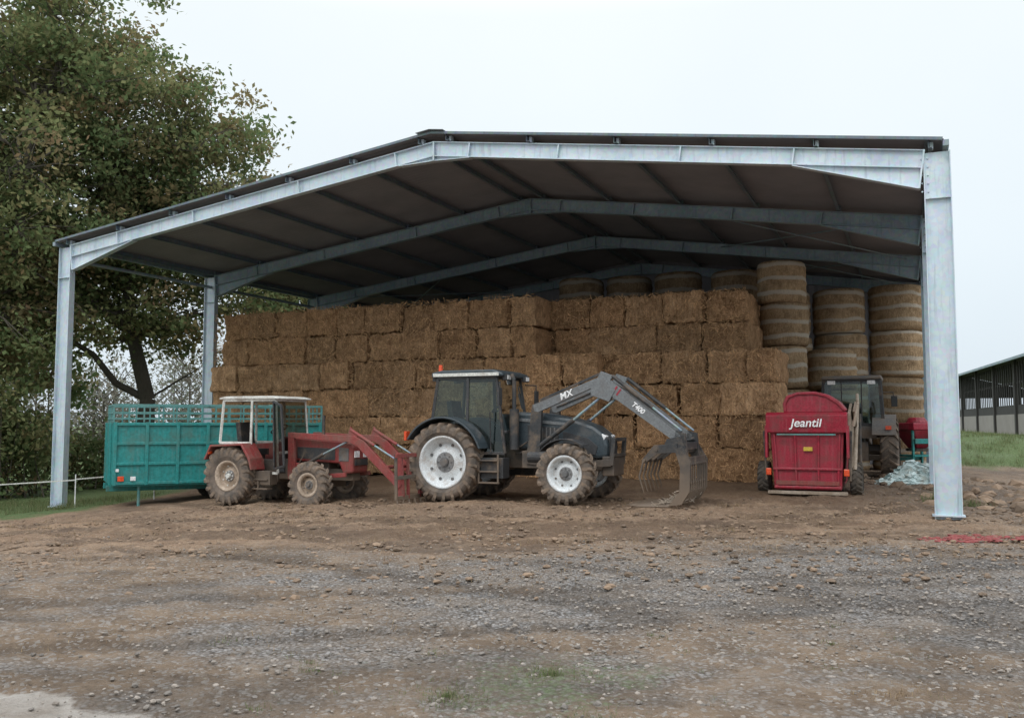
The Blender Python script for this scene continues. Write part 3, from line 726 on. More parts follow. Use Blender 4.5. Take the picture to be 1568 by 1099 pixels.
def red_tractor():
    gx,gy=-6.01,21.14
    root=empty('small_red_tractor',(gx,gy,-.19),-A)
    for s in(-1,1):
        wheel('rear_wheel_%s'%('near' if s<0 else 'far'),root,(0,s*.70,.65),.625,.38,.33,'mudrim',20,hub='cream',lh=.035)
        wheel('front_wheel_%s'%('near' if s<0 else 'far'),root,(2.15,s*.70,.50),.475,.29,.25,'mudrim',17,lh=.03)
    mb=MB()
    mb.box((.3,0,.75),(1.2,.42,.5),'dark'); mb.box((1.5,0,.8),(1.5,.34,.45),'dark'); mb.cyl((0,-.6,.65),(0,.6,.65),.13,'dark')
    mb.box((2.15,0,.5),(.22,.95,.16),'dark'); mb.box((2.4,0,.7),(.9,.3,.25),'dark')
    for s in(-1,1): mb.beam((-.3,s*.3,.6),(-.85,s*.35,.45),.05,.07,'dark')
    for k in range(2): mb.box((.8,-.62,.38+.2*k),(.4,.2,.03),'dark')
    mb.box((.8,-.55,.62),(.5,.25,.3),'dark'); mb.tube([(.75,-.7,.55),(.75,-.7,.35)],.02,'dark')
    mb.obj('chassis',root,.02)
    mb=MB()
    mb.prism([(1.3,1.0),(1.3,1.52),(2.6,1.44),(2.92,1.40),(2.97,1.3),(2.95,.75),(2.7,.72),(2.6,.95)],-.3,.3,'red'); mb.obj('hood',root,.04)
    mb=MB()
    for s in(-1,1):
        y0,y1=sorted((s*.298,s*.312))
        mb.prism([(1.5,1.05),(1.5,1.3),(2.5,1.27),(2.5,1.02)],y0,y1,'darkp')
        mb.prism([(2.6,1.0),(2.6,1.3),(2.85,1.28),(2.85,1.0)],y0,y1,'hub')
        mb.box((2.97,s*.17,1.15),(.03,.18,.14),'whitep')
        mb.tube([(1.4,s*.35,1.0),(1.6,s*.42,.9),(1.8,s*.4,1.2)],.015,'dark')
    mb.box((2.975,0,.98),(.02,.5,.14),'darkp'); mb.cyl((1.9,.1,1.45),(1.9,.1,2.0),.035,'dark')
    mb.obj('hood_grilles',root,.005)
    mb=MB()
    for s in(-1,1):
        y0,y1=sorted((s*.46,s*.92))
        mb.prism([(-.62,1.02),(-.45,1.34),(.45,1.38),(.68,1.05),(.74,.8),(.70,.8),(.62,1.03),(.42,1.33),(-.42,1.29),(-.58,1.0)],y0,y1,'red')
        ys=sorted((s*.44,s*.47)); mb.prism([(-.6,1.0),(-.44,1.33),(.44,1.37),(.7,1.0),(.7,.7),(-.6,.8)],ys[0],ys[1],'red')
        mb.box((-.5,s*.85,1.18),(.05,.12,.1),'orange')
    mb.obj('fenders',root,.012)
    cab(root,-.42,1.18,.72,1.38,2.34,.62,.56,'cream','cream',glass=False,doorx=.45,roofth=.09,lean=.12,post=.055,oh=.1,rear=.04)
    m2,nt=newmat('tinted_glass'); t=N(nt,'ShaderNodeBsdfTransparent'); t.inputs[0].default_value=(.35,.36,.33,1); g=N(nt,'ShaderNodeBsdfGlossy'); g.inputs['Roughness'].default_value=.1; g.inputs[0].default_value=(.6,.6,.58,1)
    mx=N(nt,'ShaderNodeMixShader'); mx.inputs[0].default_value=.2; o=N(nt,'ShaderNodeOutputMaterial'); nt.links.new(t.outputs[0],mx.inputs[1]); nt.links.new(g.outputs[0],mx.inputs[2]); nt.links.new(mx.outputs[0],o.inputs[0]); M['tint']=m2
    mb=MB(); d=[(1.12,-.62,.82),(1.62,-.92,.9),(1.50,-.90,2.2),(1.04,-.58,2.3)]
    for a,b in zip(d,d[1:]+d[:1]): mb.beam(a,b,.045,.045,'darkp')
    mb.obj('door_frame',root,.006)
    mb=MB(); mb.add(d,[(0,1,2,3)],'tint'); mb.add([(1.16,-.52,1.2),(1.16,.52,1.2),(1.07,.5,2.33),(1.07,-.5,2.33)],[(0,1,2,3)],'tint'); mb.obj('door_glass',root)
    mb=MB()
    for s in(-1,1):
        y=s*.46
        mb.beam((1.5,y,.6),(1.45,y,1.62),.08,.2,'red',up=(1,0,0),h1=.14)
        mb.box((1.5,s*.38,.8),(.3,.15,.3),'red')
        mb.prism([(1.38,1.5),(1.38,1.62),(3.1,1.55),(3.35,1.45),(4.3,.55),(4.2,.45),(3.2,1.32),(3.0,1.42)],y-.045,y+.045,'red')
        mb.cyl((1.6,y,.8),(2.3,y,1.15),.04,'dark'); mb.cyl((2.3,y,1.15),(2.9,y,1.42),.022,'galvd')
        mb.cyl((3.0,y,1.68),(3.6,y,1.35),.035,'red'); mb.cyl((3.6,y,1.35),(4.25,y,1.0),.02,'galvd'); mb.prism([(2.9,1.5),(3.0,1.75),(3.2,1.5)],y-.02,y+.02,'red')
        mb.prism([(4.15,.3),(4.15,1.2),(4.28,1.2),(4.34,.3)],y-.03,y+.03,'red')
        mb.beam((1.5,y,.62),(2.9,y,.72),.06,.09,'red')
    mb.cyl((3.9,-.46,.9),(3.9,.46,.9),.04,'red')
    mb.obj('loader_boom',root,.008)
    mb=MB()
    for z in(.28,.7,1.15): mb.beam((4.3,-.75,z),(4.3,.75,z),.05,.08,'red' if z>1 else 'dark')
    for s in(-1,-.33,.33,1): mb.beam((4.3,s*.72,.25),(4.28,s*.72,1.18),.04,.06,'red' if abs(s)<1 else 'dark')
    for i in range(7):
        y=-.72+i*.24; mb.tube([(4.3,y,.3),(4.34,y,.14),(4.6,y,.06),(5.0,y,.05)],.02,'dark',6)
    mb.obj('fork_carriage',root,.005)
red_tractor()

# ---------------------------------------------------------------- teal trailer
def trailer():
    ang=math.radians(27); x0,y0=-9.45,21.6
    root=empty('livestock_trailer',(x0,y0,-.38),ang)
    L=5.0; Wd=2.2; zb=.55; zt=2.03
    mb=MB()
    for s,y in((1,0),(-1,Wd)):
        mb.box((L/2,y,(zb+zt)/2),(L,.04,zt-zb),'teal')
        for i in range(8):
            x=.04+i*(L-.08)/7; mb.box((x,y-s*.045,(zb+zt)/2),(.08,.05,zt-zb+.02),'teal')
        for z in(zb+.04,zb+.5,zb+.98,zt-.04): mb.box((L/2,y-s*.04,z),(L,.045,.07),'teal')
    for x in(0,L):
        mb.box((x,Wd/2,(zb+zt)/2),(.05,Wd,zt-zb),'teal')
        for i in range(5): mb.box((x+(-.05 if x==0 else .05),.1+i*.5,(zb+zt)/2),(.05,.07,zt-zb),'teal')
    mb.box((L/2,Wd/2,zb),(L,Wd,.08),'teal')
    mb.obj('body',root,.01)
    mb=MB()
    for y in(0,Wd):
        for z in(zt+.1,zt+.24,zt+.42): mb.box((L/2,y,z),(L,.03,.035 if z<zt+.4 else .05),'tealf')
        for i in range(16): mb.box((i*L/15,y,zt+.22),(.035,.035,.42),'tealf')
    for x in(0,L):
        for z in(zt+.1,zt+.24,zt+.42): mb.box((x,Wd/2,z),(.03,Wd,.035),'tealf')
        for i in range(6): mb.box((x,.05+i*.42,zt+.22),(.035,.035,.42),'tealf')
    for x in(L*.25,L*.5,L*.75): mb.cyl((x,0,zt+.44),(x,Wd,zt+.44),.025,'tealf')
    mb.obj('upper_rails',root)
    mb=MB()
    for y in(.5,Wd-.5): mb.beam((-.1,y,.45),(L,y,.45),.08,.14,'teal')
    mb.beam((L,.5,.45),(L+1.1,Wd/2,.42),.08,.12,'teal'); mb.beam((L,Wd-.5,.45),(L+1.1,Wd/2,.42),.08,.12,'teal')
    mb.cyl((.6,.12,.55),(.6,.12,.0),.035,'tealf'); mb.box((.6,.12,.01),(.16,.16,.02),'tealf')
    mb.cyl((3.0,.2,.4),(3.0,Wd-.2,.4),.06,'dark')
    mb.box((.18,-.08,zb+.15),(.14,.02,.12),'orange'); mb.box((.45,-.08,zb+.15),(.12,.02,.1),'whitep'); mb.box((.10,-.085,zb+.35),(.07,.015,.07),'whitep')
    mb.obj('drawbar_and_axle',root,.008)
    for x in(2.6,3.5):
        for y in(.16,Wd-.16): wheel('wheel',root,(x,y,.42),.40,.26,.22,'hub',18,lh=.012,tm='tyred',lm='tyred')
trailer()

# ---------------------------------------------------------------- red straw blower and the tractor pulling it
def blower():
    wx,wy=6.50,20.1
    root=empty('straw_blower',(wx,wy,.04),-A); root.scale=(.95,.95,.95)
    mb=MB(); hw=.84
    vs=[(-hw+.1,0,.14),(hw-.1,0,.14),(hw,0,1.78),(-hw,0,1.78),(-hw+.1,2.0,.25),(hw-.1,2.0,.25),(hw,2.0,1.78),(-hw,2.0,1.78)]
    mb.add(vs,[(0,1,2,3),(5,4,7,6),(1,5,6,2),(4,0,3,7),(0,4,5,1),(3,2,6,7)],'red2')
    mb.obj('body',root,.02)
    mb=MB()
    for x in(-.72,-.26,.26,.72): mb.box((x*(.97),-.03,.82),(.05,.05,1.28),'red2',(0,(x*.07),0))
    for z in(.2,.62,1.46): mb.box((0,-.032,z),(1.46+.12*z,.055,.06),'red2')
    mb.prism([(-.12,1.46),(-.16,1.86),(-.02,1.93),(.3,1.93),(.3,1.46)],-.9,.9,'red2',ax='x')
    for s in(-1,1):
        mb.box((s*.9,.0,1.25),(.06,.25,.75),'red2'); mb.beam((s*.93,.05,.35),(s*.97,.05,1.5),.05,.05,'dark')
        mb.box((s*.86,-.07,.55),(.12,.04,.16),'orange')
    mb.prism([(-.45,1.93),(-.47,2.12),(-.40,2.28),(-.2,2.36),(.2,2.37),(.45,2.31),(.68,2.16),(.82,1.98),(.82,1.93)],.02,.8,'red2')
    mb.prism([(-.5,1.93),(-.52,2.13),(-.44,2.31),(-.2,2.40),(.2,2.41),(.48,2.34),(.72,2.18),(.88,1.98),(.84,1.94),(.68,2.12),(.44,2.28),(.2,2.34),(-.18,2.34),(-.38,2.26),(-.45,2.11),(-.44,1.93)],-.03,.86,'red2')
    mb.obj('ribs_and_hood',root,.015)
    mb=MB()
    mb.box((0,-.1,.08),(1.75,.14,.07),'tan'); mb.box((0,-.165,1.415),(1.3,.02,.035),'tealf')
    mb.box((.03,-.062,1.08),(.2,.012,.09),'yellow'); mb.box((.0,-.06,.3),(1.4,.012,.1),'red')
    mb.prism([(.15,.5),(.1,1.9),(.9,2.15),(1.5,1.5),(1.2,.5)],.9,.96,'tan',ax='x')
    mb.prism([(.25,1.95),(1.1,2.2),(1.7,1.55),(1.2,1.45),(.6,1.75)],1.0,1.06,'tan',ax='x')
    for q in(.3,.7,1.1): mb.box((.975,q,1.2),(.03,.05,1.1),'tan')
    mb.cyl((1.02,.25,.6),(1.05,1.3,2.1),.045,'tan'); mb.cyl((1.1,1.0,.5),(1.1,1.2,1.9),.04,'dark')
    mb.tube([(1.02,.1,1.6),(1.12,.2,2.1),(1.08,.8,2.35)],.035,'tan')
    mb.cyl((-.8,.55,.38),(.8,.55,.38),.06,'dark')
    mb.beam((.1,2.0,.4),(.5,4.1,.42),.14,.14,'dark')
    mb.obj('side_gear',root,.01)
    text('lettering','Jeantil',(0,-.158,1.68),.28,'whitep',root,(math.radians(84),0,0))
    sub=empty('running_gear',(0,0,0),math.pi/2,root)
    for s in(-1,1):
        wheel('wheel_%s'%('left' if s<0 else 'right'),sub,(.55,s*1.04,.38),.38,.26,.2,'hub',18,lh=.012,tm='tyred',lm='tyred')
blower()

def old_tractor():
    wx,wy=9.22,24.6
    root=empty('old_grey_tractor',(wx,wy,.10),math.pi/2-A)
    for s in(-1,1):
        wheel('rear_wheel_%s'%('left' if s>0 else 'right'),root,(0,s*.90,.84),.81,.44,.44,'oldgrey',20)
        wheel('front_wheel_%s'%('left' if s>0 else 'right'),root,(2.3,s*.98,.56),.53,.3,.29,'oldgrey',17,lh=.03)
    mb=MB()
    mb.box((.4,0,.85),(1.5,.5,.5),'dark'); mb.box((1.9,0,.9),(1.6,.4,.4),'dark'); mb.cyl((0,-.7,.84),(0,.7,.84),.14,'dark'); mb.box((2.3,0,.55),(.2,1.3,.16),'dark')
    mb.box((-.5,0,.8),(.3,.8,.5),'dark')
    mb.obj('chassis',root,.02)
    mb=MB(); mb.prism([(1.3,1.05),(1.3,1.75),(2.7,1.62),(2.95,1.5),(2.95,.9)],-.34,.34,'oldgrey'); mb.obj('hood',root,.05)
    mb=MB()
    for s in(-1,1):
        y0,y1=sorted((s*.5,s*1.08)); mb.arc((0,.84),.90,20,155,y0,y1,.035,'oldgrey',14)
        mb.box((-.8,s*.9,1.42),(.05,.14,.1),'orange')
        mb.tube([(1.1,s*.7,2.4),(1.2,s*1.0,2.4),(1.2,s*1.0,2.1)],.014,'dark'); mb.box((1.2,s*1.02,2.15),(.05,.16,.3),'darkp')
        mb.box((-.42,s*.5,2.62),(.08,.2,.1),'whitep')
        mb.beam((-.42,s*.25,1.5),(-.42,s*.25,2.66),.03,.03,'darkp')
    mb.box((-.45,0,1.3),(.06,1.2,.32),'oldgrey')
    mb.obj('fenders',root,.01)
    cab(root,-.4,1.2,.95,1.5,2.68,.78,.70,'darkp','oldgrey',doorx=.4,roofth=.13,lean=.1,post=.08,oh=.12)
old_tractor()

def spreader():
    wx,wy=11.25,25.3
    root=empty('fertiliser_spreader',(wx,wy,.05),.3)
    mb=MB()
    mb.box((0,0,1.15),(.35,.35,.5),'red2',None,2.6,2.4); mb.box((0,0,1.5),(1.0,.9,.2),'red2'); mb.cyl((0,0,1.6),(0,0,1.75),.3,'red2',.2,16)
    mb.obj('hopper',root,.03)
    mb=MB()
    for x in(-.45,.45):
        for y in(-.35,.35): mb.beam((x,y,0),(x,y,1.4),.06,.06,'teal')
    mb.box((0,-.42,1.1),(.9,.06,.14),'teal'); mb.box((0,.42,.6),(.9,.06,.1),'teal'); mb.box((0,0,.7),(.9,.8,.05),'teal'); mb.cyl((0,0,.82),(0,0,.9),.3,'dark'); mb.box((.2,-.48,1.35),(.3,.03,.15),'whitep')
    mb.obj('frame',root,.01)
spreader()

def sheet():
    r=np.random.default_rng(5)
    wx,wy=9.35,21.6; mb=MB(); n=34; vs=[];fs=[]
    X,Y=np.meshgrid(np.linspace(-.9,.9,n),np.linspace(-.7,.7,n))
    Z=.42*np.exp(-((X-.25)**2/.25+Y**2/.2))+.5*np.abs(fbm(X*3+4,Y*3,4)-.5)*np.clip(1.1-np.hypot(X/.9,Y/.7),0,1)*1.5
    rr=np.hypot(X/.9,Y/.7); Z=Z-.12*sst(.6,1.0,rr+.3*(fbm(X*4,Y*4+3)-.5))
    for i in range(n):
        for j in range(n): vs.append((X[i,j]+.06*r.normal(),Y[i,j]+.04*r.normal(),Z[i,j]+.02*r.normal()+.03))
    for i in range(n-1):
        for j in range(n-1): fs.append((i*n+j,i*n+j+1,(i+1)*n+j+1,(i+1)*n+j))
    mb.add(vs,fs,'plastic'); mb.obj('crumpled_plastic_sheet',None,0,False,(wx,wy,G(wx,wy)),.2)
sheet()

# ---------------------------------------------------------------- distant shed
def shed():
    root=empty('farm_shed',(22.5,38.5,1.1),math.atan2(18.3,5.8)-math.pi/2)
    L=60; Wd=14; H=3.6
    mb=MB(); 
    m,nt=newmat('old_timber'); co=objco(nt); n_=noise(nt,co,3,5,.6,(4,4,.4)); finish(nt,mixc(nt,n_,(.025,.024,.023),(.085,.08,.075)),.9); M['timber']=m
    m,nt=newmat('fibre_cement'); co=objco(nt); n_=noise(nt,co,1,6,.65); finish(nt,mixc(nt,n_,(.22,.20,.18),(.40,.37,.34)),.85); M['fibre']=m
    n=int(L/.5)
    for i in range(n): mb.box((0,i*.5,2.45),(.04,.10,2.0),'timber')
    for i in range(13): mb.box((.05,i*5,H/2),(.25,.25,H),'timber')
    for z,h in((1.2,.5),(2.5,.12),(3.45,.3)): mb.box((.06,L/2,z),(.06,L,h),'timber')
    mb.box((.1,L/2,.5),(.15,L,1.0),'fibre')
    for i in range(13): mb.box((Wd,i*5,H/2),(.25,.25,H),'timber')
    mb.box((Wd,L/2,1.15),(.1,L,2.3),'timber'); mb.box((Wd,L/2,3.4),(.1,L,.4),'timber')
    mb.prism([(0,3.2),(0,H),(Wd/2,H+1.7),(Wd,H),(Wd,3.2)],L-.05,L+.05,'timber')
    mb.prism([(0,3.2),(0,H),(Wd/2,H+1.7),(Wd,H),(Wd,3.2)],-.05,.05,'timber')
    mb.obj('walls',root)
    mb=MB(); ny=int((L+1)/.2)
    for sgn in(0,1):
        vs=[];fs=[]
        for j in range(ny+1):
            y=-.5+j*.2; h=.05*(j%2)
            a=(-.5,y,H-.05+h) if sgn==0 else (Wd+.5,y,H-.05+h)
            vs+=[a,(Wd/2,y,H+1.75+h)]
        for j in range(ny): fs.append((2*j,2*j+1,2*j+3,2*j+2))
        mb.add(vs,fs,'fibre')
    mb.box((-.5,L/2,H-.08),(.12,L,.12),'galvd')
    mb.obj('roof',root)
shed()

# ---------------------------------------------------------------- vegetation
m,nt=newmat('leaves'); at=N(nt,'ShaderNodeAttribute',attribute_name='Col')
d=N(nt,'ShaderNodeBsdfDiffuse'); t=N(nt,'ShaderNodeBsdfTranslucent'); mx=N(nt,'ShaderNodeMixShader'); mx.inputs[0].default_value=.45; o=N(nt,'ShaderNodeOutputMaterial')
nt.links.new(at.outputs['Color'],d.inputs[0]); nt.links.new(at.outputs['Color'],t.inputs[0]); nt.links.new(d.outputs[0],mx.inputs[1]); nt.links.new(t.outputs[0],mx.inputs[2]); nt.links.new(mx.outputs[0],o.inputs[0]); M['leaf']=m
m,nt=newmat('bark'); co=objco(nt); nn=noise(nt,co,8,5,.7,(3,3,.6)); finish(nt,mixc(nt,nn,(.05,.045,.035),(.14,.125,.10)),.95,0,nn,.6,.04,.2); M['bark']=m
PAL=np.array([(.125,.18,.080),(.155,.205,.09),(.20,.22,.10),(.26,.24,.115),(.28,.21,.11),(.23,.16,.095)])
def leaves(cent,sig,per,size,r,pal,w,flat=.6,jit=.22):
    n=len(cent)*per
    c=np.repeat(cent,per,axis=0); s=np.repeat(sig,per)
    off=r.normal(size=(n,3))*s[:,None]*np.array([1,1,flat]); p=c+off
    nn=r.normal(size=(n,3)); nn[:,2]+=.5; nn/=np.linalg.norm(nn,axis=1,keepdims=True)
    u=np.cross(nn,r.normal(size=(n,3))); u/=np.linalg.norm(u,axis=1,keepdims=True); v=np.cross(nn,u)
    sz=size*r.uniform(.6,1.3,n)[:,None]
    Q=np.stack([p-u*sz,p-v*sz*.55,p+u*sz,p+v*sz*.55],1).reshape(-1,3)
    ci=r.choice(len(pal),len(cent),p=w); base=np.repeat(pal[ci],per,axis=0)
    mixi=r.choice(len(pal),n,p=w); col=base*.65+pal[mixi]*.35
    col=col*r.uniform(1-jit,1+jit,n)[:,None]
    return Q,np.concatenate([col,np.ones((n,1))],1)
def tree(name,base,fork,ells,ncl,per,size,seed,rt,w,sig=(.3,.65)):
    r=np.random.default_rng(seed); base=Vector(base); root=empty(name,base,0)
    mb=MB(); b0=Vector((0,0,0))
    E=np.array(ells,float); vol=E[:,3]*E[:,4]*E[:,5]; 
    lean=Vector((r.uniform(-.4,.4),r.uniform(-.4,.4),fork))
    topc=Vector(tuple(E[np.argmax(E[:,2]),:3]))
    trunk=[b0,lean*.35,lean*.7,lean]; top=topc
    for q in range(1,6):
        t=q/5; trunk.append(lean.lerp(top,t)+Vector((r.normal()*.25,r.normal()*.25,0)))
    nT=len(trunk)
    rad=[rt*1.35]+[rt*(1-.8*(i/(nT-1))) for i in range(1,nT)]
    for i in range(nT-1):
        mb.cyl(trunk[i],trunk[i+1],rad[i],'bark',rad[i+1],12,False)
    nodes=[(trunk[i],rad[i]) for i in range(2,nT)]
    nl=26
    for i in range(nl):
        e=E[r.choice(len(E),p=vol/vol.sum())]
        d=r.normal(size=3); d/=np.linalg.norm(d); d[2]=d[2]*.8+.1
        tgt=Vector(tuple(e[:3]+d*e[3:]*r.uniform(.6,.92)))
        k=min(range(2,nT-1),key=lambda q:abs(trunk[q].z-(tgt.z-(tgt-trunk[q]).length*.45))+r.random()*.8)
        st=trunk[k]; seg=6; prev=st; rr=rad[k]*.55
        for q in range(1,seg+1):
            t=q/seg; p=st.lerp(tgt,t)+Vector((r.normal(),r.normal(),r.normal()))*.22*(1 if q<seg else 0)+Vector((0,0,math.sin(t*math.pi)*(tgt-st).length*.08))
            r0=rr*(1-.85*(q-1)/seg); r1=rr*(1-.85*q/seg); mb.cyl(prev,p,r0,'bark',r1,7,False); nodes.append((p,r1)); prev=p
    NP=np.array([tuple(a[0]) for a in nodes]); NR=[a[1] for a in nodes]
    cs=[]
    for i in range(ncl):
        e=E[r.choice(len(E),p=vol/vol.sum())]
        d=r.normal(size=3); d/=np.linalg.norm(d); rho=r.random()**(1/2.1)
        lump=1+.16*math.sin(d[0]*7+seed)+.15*math.sin(d[2]*9+d[1]*6)
        cs.append(e[:3]+d*e[3:]*rho*lump)
    cs=np.array(cs)
    for c in cs:
        q=int(np.argmin(np.linalg.norm(NP-c,axis=1)+.3*np.maximum(0,NP[:,2]-c[2])))
        a=Vector(tuple(NP[q])); bb=Vector(tuple(c)); md=a.lerp(bb,.5)+Vector((r.normal()*.12,r.normal()*.12,.12))
        r0=min(NR[q]*.6,.045)+.006; mb.cyl(a,md,r0,'bark',r0*.7,5,False); mb.cyl(md,bb,r0*.7,'bark',.008,5,False)
        for _ in range(2):
            e2=bb+Vector((r.normal(),r.normal(),r.normal()*.6))*.4; mb.cyl(md,e2,.014,'bark',.006,4,False)
    mb.obj('trunk_and_limbs',root,0,True)
    sg=r.uniform(sig[0],sig[1],len(cs))
    Q,C=leaves(cs,sg,per,size,r,PAL,w)
    f=quadmesh('foliage',Q,M['leaf'],C); f.parent=root
    return root
W1=[.2,.26,.22,.15,.11,.06]; W2=[.08,.16,.26,.24,.18,.08]
tree('oak_tree',(-14.6,36,-.9),3.5,[(0,0,11.4,5.2,4.5,5.2),(4.4,-.5,9.8,2.6,2.3,2.6),(-3.4,0,8.0,4.0,3.5,3.2),(1.6,0,14.6,2.7,2.4,2.2),(-3,0,16.4,3.8,3,3.2),(1.5,0,6.6,3.4,2.5,1.4)],560,135,.112,1,.42,W1)
tree('oak_tree',(-18.6,31,-.9),3.5,[(0,0,11.5,4.4,4.2,6.0),(2.8,0,16.0,3.2,2.6,3.4),(-.5,0,5.5,3.6,3.2,3.0),(1.6,0,8.0,2.4,2.4,2.4)],440,130,.105,2,.36,W1)
tree('oak_tree',(-11.4,44,-.8),4.0,[(0,0,9.2,3.6,3.6,3.6),(.8,0,11.4,2.0,2,1.7),(2.6,0,9.0,2.4,2,1.8)],190,110,.125,3,.30,W2)
tree('field_maple_tree',(-22.5,40,-.9),3.0,[(0,0,9,5,5,6)],150,110,.15,4,.3,W1)
def hedge(name,pts,h,wid,ncl,per,size,seed,w,pal=PAL,sig=(.25,.5),twigs=True):
    r=np.random.default_rng(seed); P=np.array(pts,float); cs=[]
    mb=MB()
    for i in range(ncl):
        k=r.integers(0,len(P)-1); t=r.random(); p=P[k]*(1-t)+P[k+1]*t
        x=p[0]+r.normal()*wid*.4; y=p[1]+r.normal()*wid*.4; hh=h*(.55+.6*vnoise(np.array([x*.35]),np.array([y*.35+seed]))[0])
        z=G(x,y)+hh*r.random()**.8; cs.append((x,y,z))
        if twigs and i%2==0:
            gx,gy=x+r.normal()*.5,y+r.normal()*.5
            mb.cyl((gx,gy,G(gx,gy)-.1),(x,y,z+.3),.03,'bark',.008,4,False)
    cs=np.array(cs); Q,C=leaves(cs,r.uniform(sig[0],sig[1],len(cs)),per,size,r,pal,w,.9)
    f=quadmesh(name if not twigs else 'foliage',Q,M['leaf'],C)
    if twigs:
        o=empty(name,(0,0,0)); f.parent=o; mb.obj('stems',o)
    return f
hedge('hedge',[(-27,27.5),(-18.5,28.5),(-16.5,31)],4.0,1.8,260,80,.10,21,[.3,.27,.18,.12,.07,.06])
hedge('undergrowth',[(-18,34),(-12,37),(-5,40)],1.9,1.6,190,70,.11,22,[.3,.25,.18,.12,.09,.06])
PALD=np.array([(.20,.20,.17),(.25,.24,.20),(.28,.25,.21),(.18,.21,.15)])
def bare_treeline():
    r=np.random.default_rng(33); mb=MB(); cs=[]
    for i in range(46):
        x=r.uniform(-52,6); y=r.uniform(62,80); h=r.uniform(6,10.5); z0=G(x,y)
        mb.cyl((x,y,z0),(x,y,z0+h*.8),.12,'bark',.03,5,False)
        for k in range(16):
            zz=z0+h*r.uniform(.2,.75); a=r.uniform(0,6.28); L=h*r.uniform(.18,.34); e=(x+math.cos(a)*L,y+math.sin(a)*L*.5,zz+L*r.uniform(.5,1.1))
            mb.cyl((x,y,zz),e,.05,'bark',.012,4,False); cs.append(e); cs.append(tuple((np.array((x,y,zz))+np.array(e))/2))
    root=empty('distant_treeline',(0,0,0)); mb.obj('stems',root)
    Q,C=leaves(np.array(cs),np.full(len(cs),.9),22,.14,r,PALD,[.3,.3,.2,.2],1); f=quadmesh('twigs_and_leaves',Q,M['leaf'],C); f.parent=root
bare_treeline()
hedge('distant_hedgerow',[(-90,75),(-40,68),(-5,66),(10,80)],3.2,3,420,60,.22,35,[.3,.3,.2,.2],PALD,(.6,1.0),False)

def grass(name,spots,seed,pal):
    r=np.random.default_rng(seed); Q=[];C=[]
    for (x,y,rad,n,h) in spots:
        a=r.uniform(0,6.28,n); q=np.abs(r.normal(size=n))*rad*.5; px=x+np.cos(a)*q; py=y+np.sin(a)*q; pz=gbase(px,py)-.01
        L=h*r.uniform(.4,1.2,n); b=r.uniform(0,6.28,n); k=r.uniform(.2,.9,n); w=.0022+.01*h
        tx=px+np.cos(b)*L*k; ty=py+np.sin(b)*L*k; tz=pz+L*np.sqrt(1-k*k*.8)
        ox,oy=-np.sin(b)*w,np.cos(b)*w
        Q.append(np.stack([np.stack([px-ox,py-oy,pz],-1),np.stack([px+ox,py+oy,pz],-1),np.stack([tx,ty,tz],-1)],1).reshape(-1,3))
        c=pal[r.integers(0,len(pal),n)]*r.uniform(.7,1.3,n)[:,None]; C.append(np.concatenate([c,np.ones((n,1))],1))
    return quadmesh(name,np.concatenate(Q),M['leaf'],np.concatenate(C),3)
GP=np.array([(.13,.17,.07),(.18,.21,.10),(.23,.22,.13),(.11,.14,.06)]); SP=np.array([(.38,.29,.17),(.28,.20,.12),(.20,.14,.09)])
sp=[(.26,5.95,.34,600,.055),(-.38,5.5,.42,650,.05),(.47,5.0,.3,360,.055),(8.75,18.7,.45,380,.28),(9.0,18.0,.4,260,.2),(11.5,19,.5,150,.2)]
for _ in range(30): sp.append((float(RNG.normal(.3,1.6)),float(RNG.uniform(5.0,7.4)),.16,40,.04))
grass('grass_tufts',sp,41,GP)
grass('dry_straw_litter',[(2.3,5.5,.4,480,.05)]+[(float(RNG.uniform(-10,8)),float(RNG.uniform(11.0,19)),.6,26,.10) for _ in range(190)]+[(float(RNG.uniform(-6,7)),float(RNG.uniform(5,11)),.7,18,.055) for _ in range(110)],42,SP)
vs=[]
for i in range(420): 
    x=float(RNG.uniform(-22,-10.4)); y=float(RNG.uniform(23.3,28)); vs.append((x,y,.4,42,.2))
for i in range(450):
    x=float(RNG.uniform(14.5,25)); y=float(RNG.uniform(30,38)); vs.append((x,y,.5,36,.22))
grass('grass_verge',vs,43,GP)

def fence():
    root=empty('electric_fence',(0,0,0)); mb=MB(); P=[(-24,23.8),(-19,23.9),(-14.5,24.0),(-11.6,24.3),(-9.7,24.8)]
    for x,y in P: mb.cyl((x,y,G(x,y)-.1),(x,y,G(x,y)+.85),.015,'whitep',n=6)
    for (a,b),(c,d) in zip(P[:-1],P[1:]): mb.beam((a,b,G(a,b)+.72),(c,d,G(c,d)+.70),.006,.03,'cream')
    mb.obj('posts_and_tape',root)
fence()

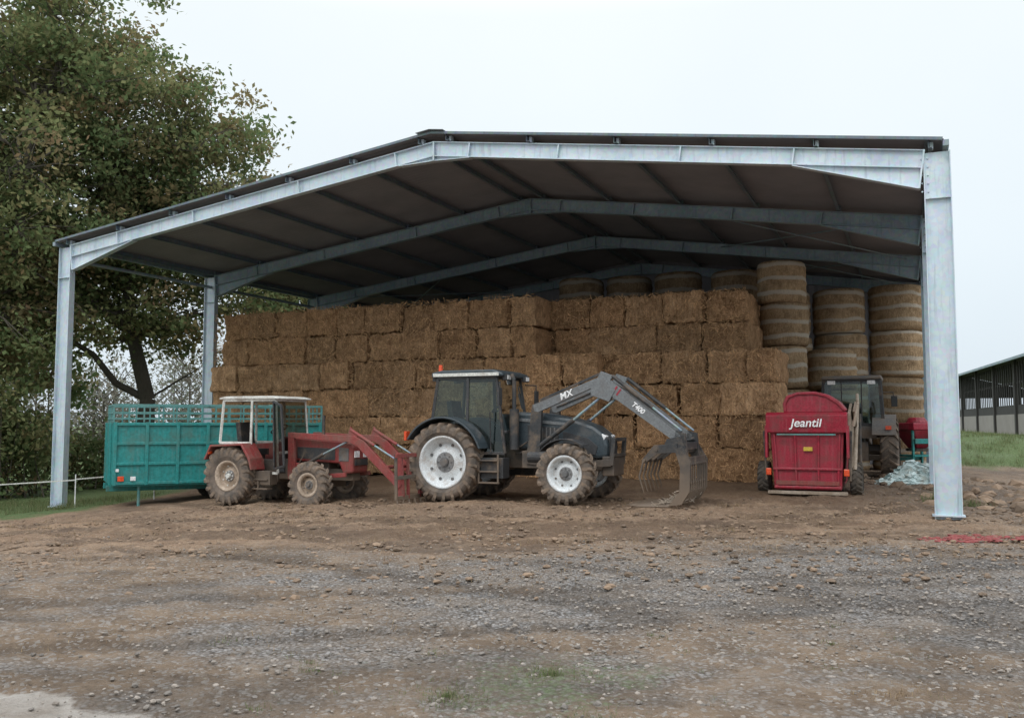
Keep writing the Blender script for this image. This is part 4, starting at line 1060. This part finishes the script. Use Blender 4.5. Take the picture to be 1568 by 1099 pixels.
# ---------------------------------------------------------------- light & world
w=bpy.data.worlds.new('World'); scene.world=w; w.use_nodes=True; nt=w.node_tree; nt.nodes.clear()
sk=N(nt,'ShaderNodeTexSky',sky_type='NISHITA',sun_disc=False); sk.sun_elevation=math.radians(48); sk.sun_rotation=math.radians(205); sk.dust_density=4; sk.air_density=1
tc=N(nt,'ShaderNodeTexCoord'); sx=N(nt,'ShaderNodeSeparateXYZ'); nt.links.new(tc.outputs['Generated'],sx.inputs[0])
rp=N(nt,'ShaderNodeValToRGB'); cr=rp.color_ramp
cr.elements[0].position=0; cr.elements[0].color=(.80,.90,.98,1); cr.elements[1].position=1; cr.elements[1].color=(2.7,2.8,2.9,1)
e=cr.elements.new(.18); e.color=(.92,1.01,1.06,1); e=cr.elements.new(.42); e.color=(.99,1.06,1.08,1); e=cr.elements.new(.60); e.color=(1.85,1.93,1.99,1)
nt.links.new(sx.outputs[2],rp.inputs[0])
ns=N(nt,'ShaderNodeTexNoise',inp={'Scale':1.6,'Detail':5.,'Roughness':.5}); nt.links.new(tc.outputs['Generated'],ns.inputs['Vector'])
nr=ramp(nt,ns.outputs['Fac'],.3,.7,(.94,.95,.965),(1.03,1.025,1.02))
oc=mixc(nt,1.,rp.outputs[0],nr,'MULTIPLY')
sc=N(nt,'ShaderNodeVectorMath',operation='SCALE'); nt.links.new(oc,sc.inputs[0]); sc.inputs['Scale'].default_value=10.
mxs=mixc(nt,.9,sk.outputs[0],sc.outputs[0])
bg=N(nt,'ShaderNodeBackground'); bg.inputs['Strength'].default_value=.1; nt.links.new(mxs,bg.inputs[0]); o=N(nt,'ShaderNodeOutputWorld'); nt.links.new(bg.outputs[0],o.inputs[0])
sl=bpy.data.lights.new('sun','SUN'); sl.energy=.8; sl.angle=math.radians(20); sl.color=(1,.97,.93)
so=bpy.data.objects.new('sun',sl); scene.collection.objects.link(so)
az=math.radians(205); el=math.radians(48); dv=Vector((math.sin(az)*math.cos(el),math.cos(az)*math.cos(el),math.sin(el)))
so.rotation_euler=(-dv).to_track_quat('-Z','Y').to_euler()

cam=bpy.data.cameras.new('camera'); cam.sensor_width=36; cam.lens=1390/1568*36; cam.clip_end=3000
co_=bpy.data.objects.new('camera',cam); scene.collection.objects.link(co_); co_.location=(0,0,1.6); co_.rotation_euler=(math.radians(90+4.135),0,0); scene.camera=co_
scene.view_settings.view_transform='Standard'; scene.view_settings.look='None'; scene.view_settings.exposure=0
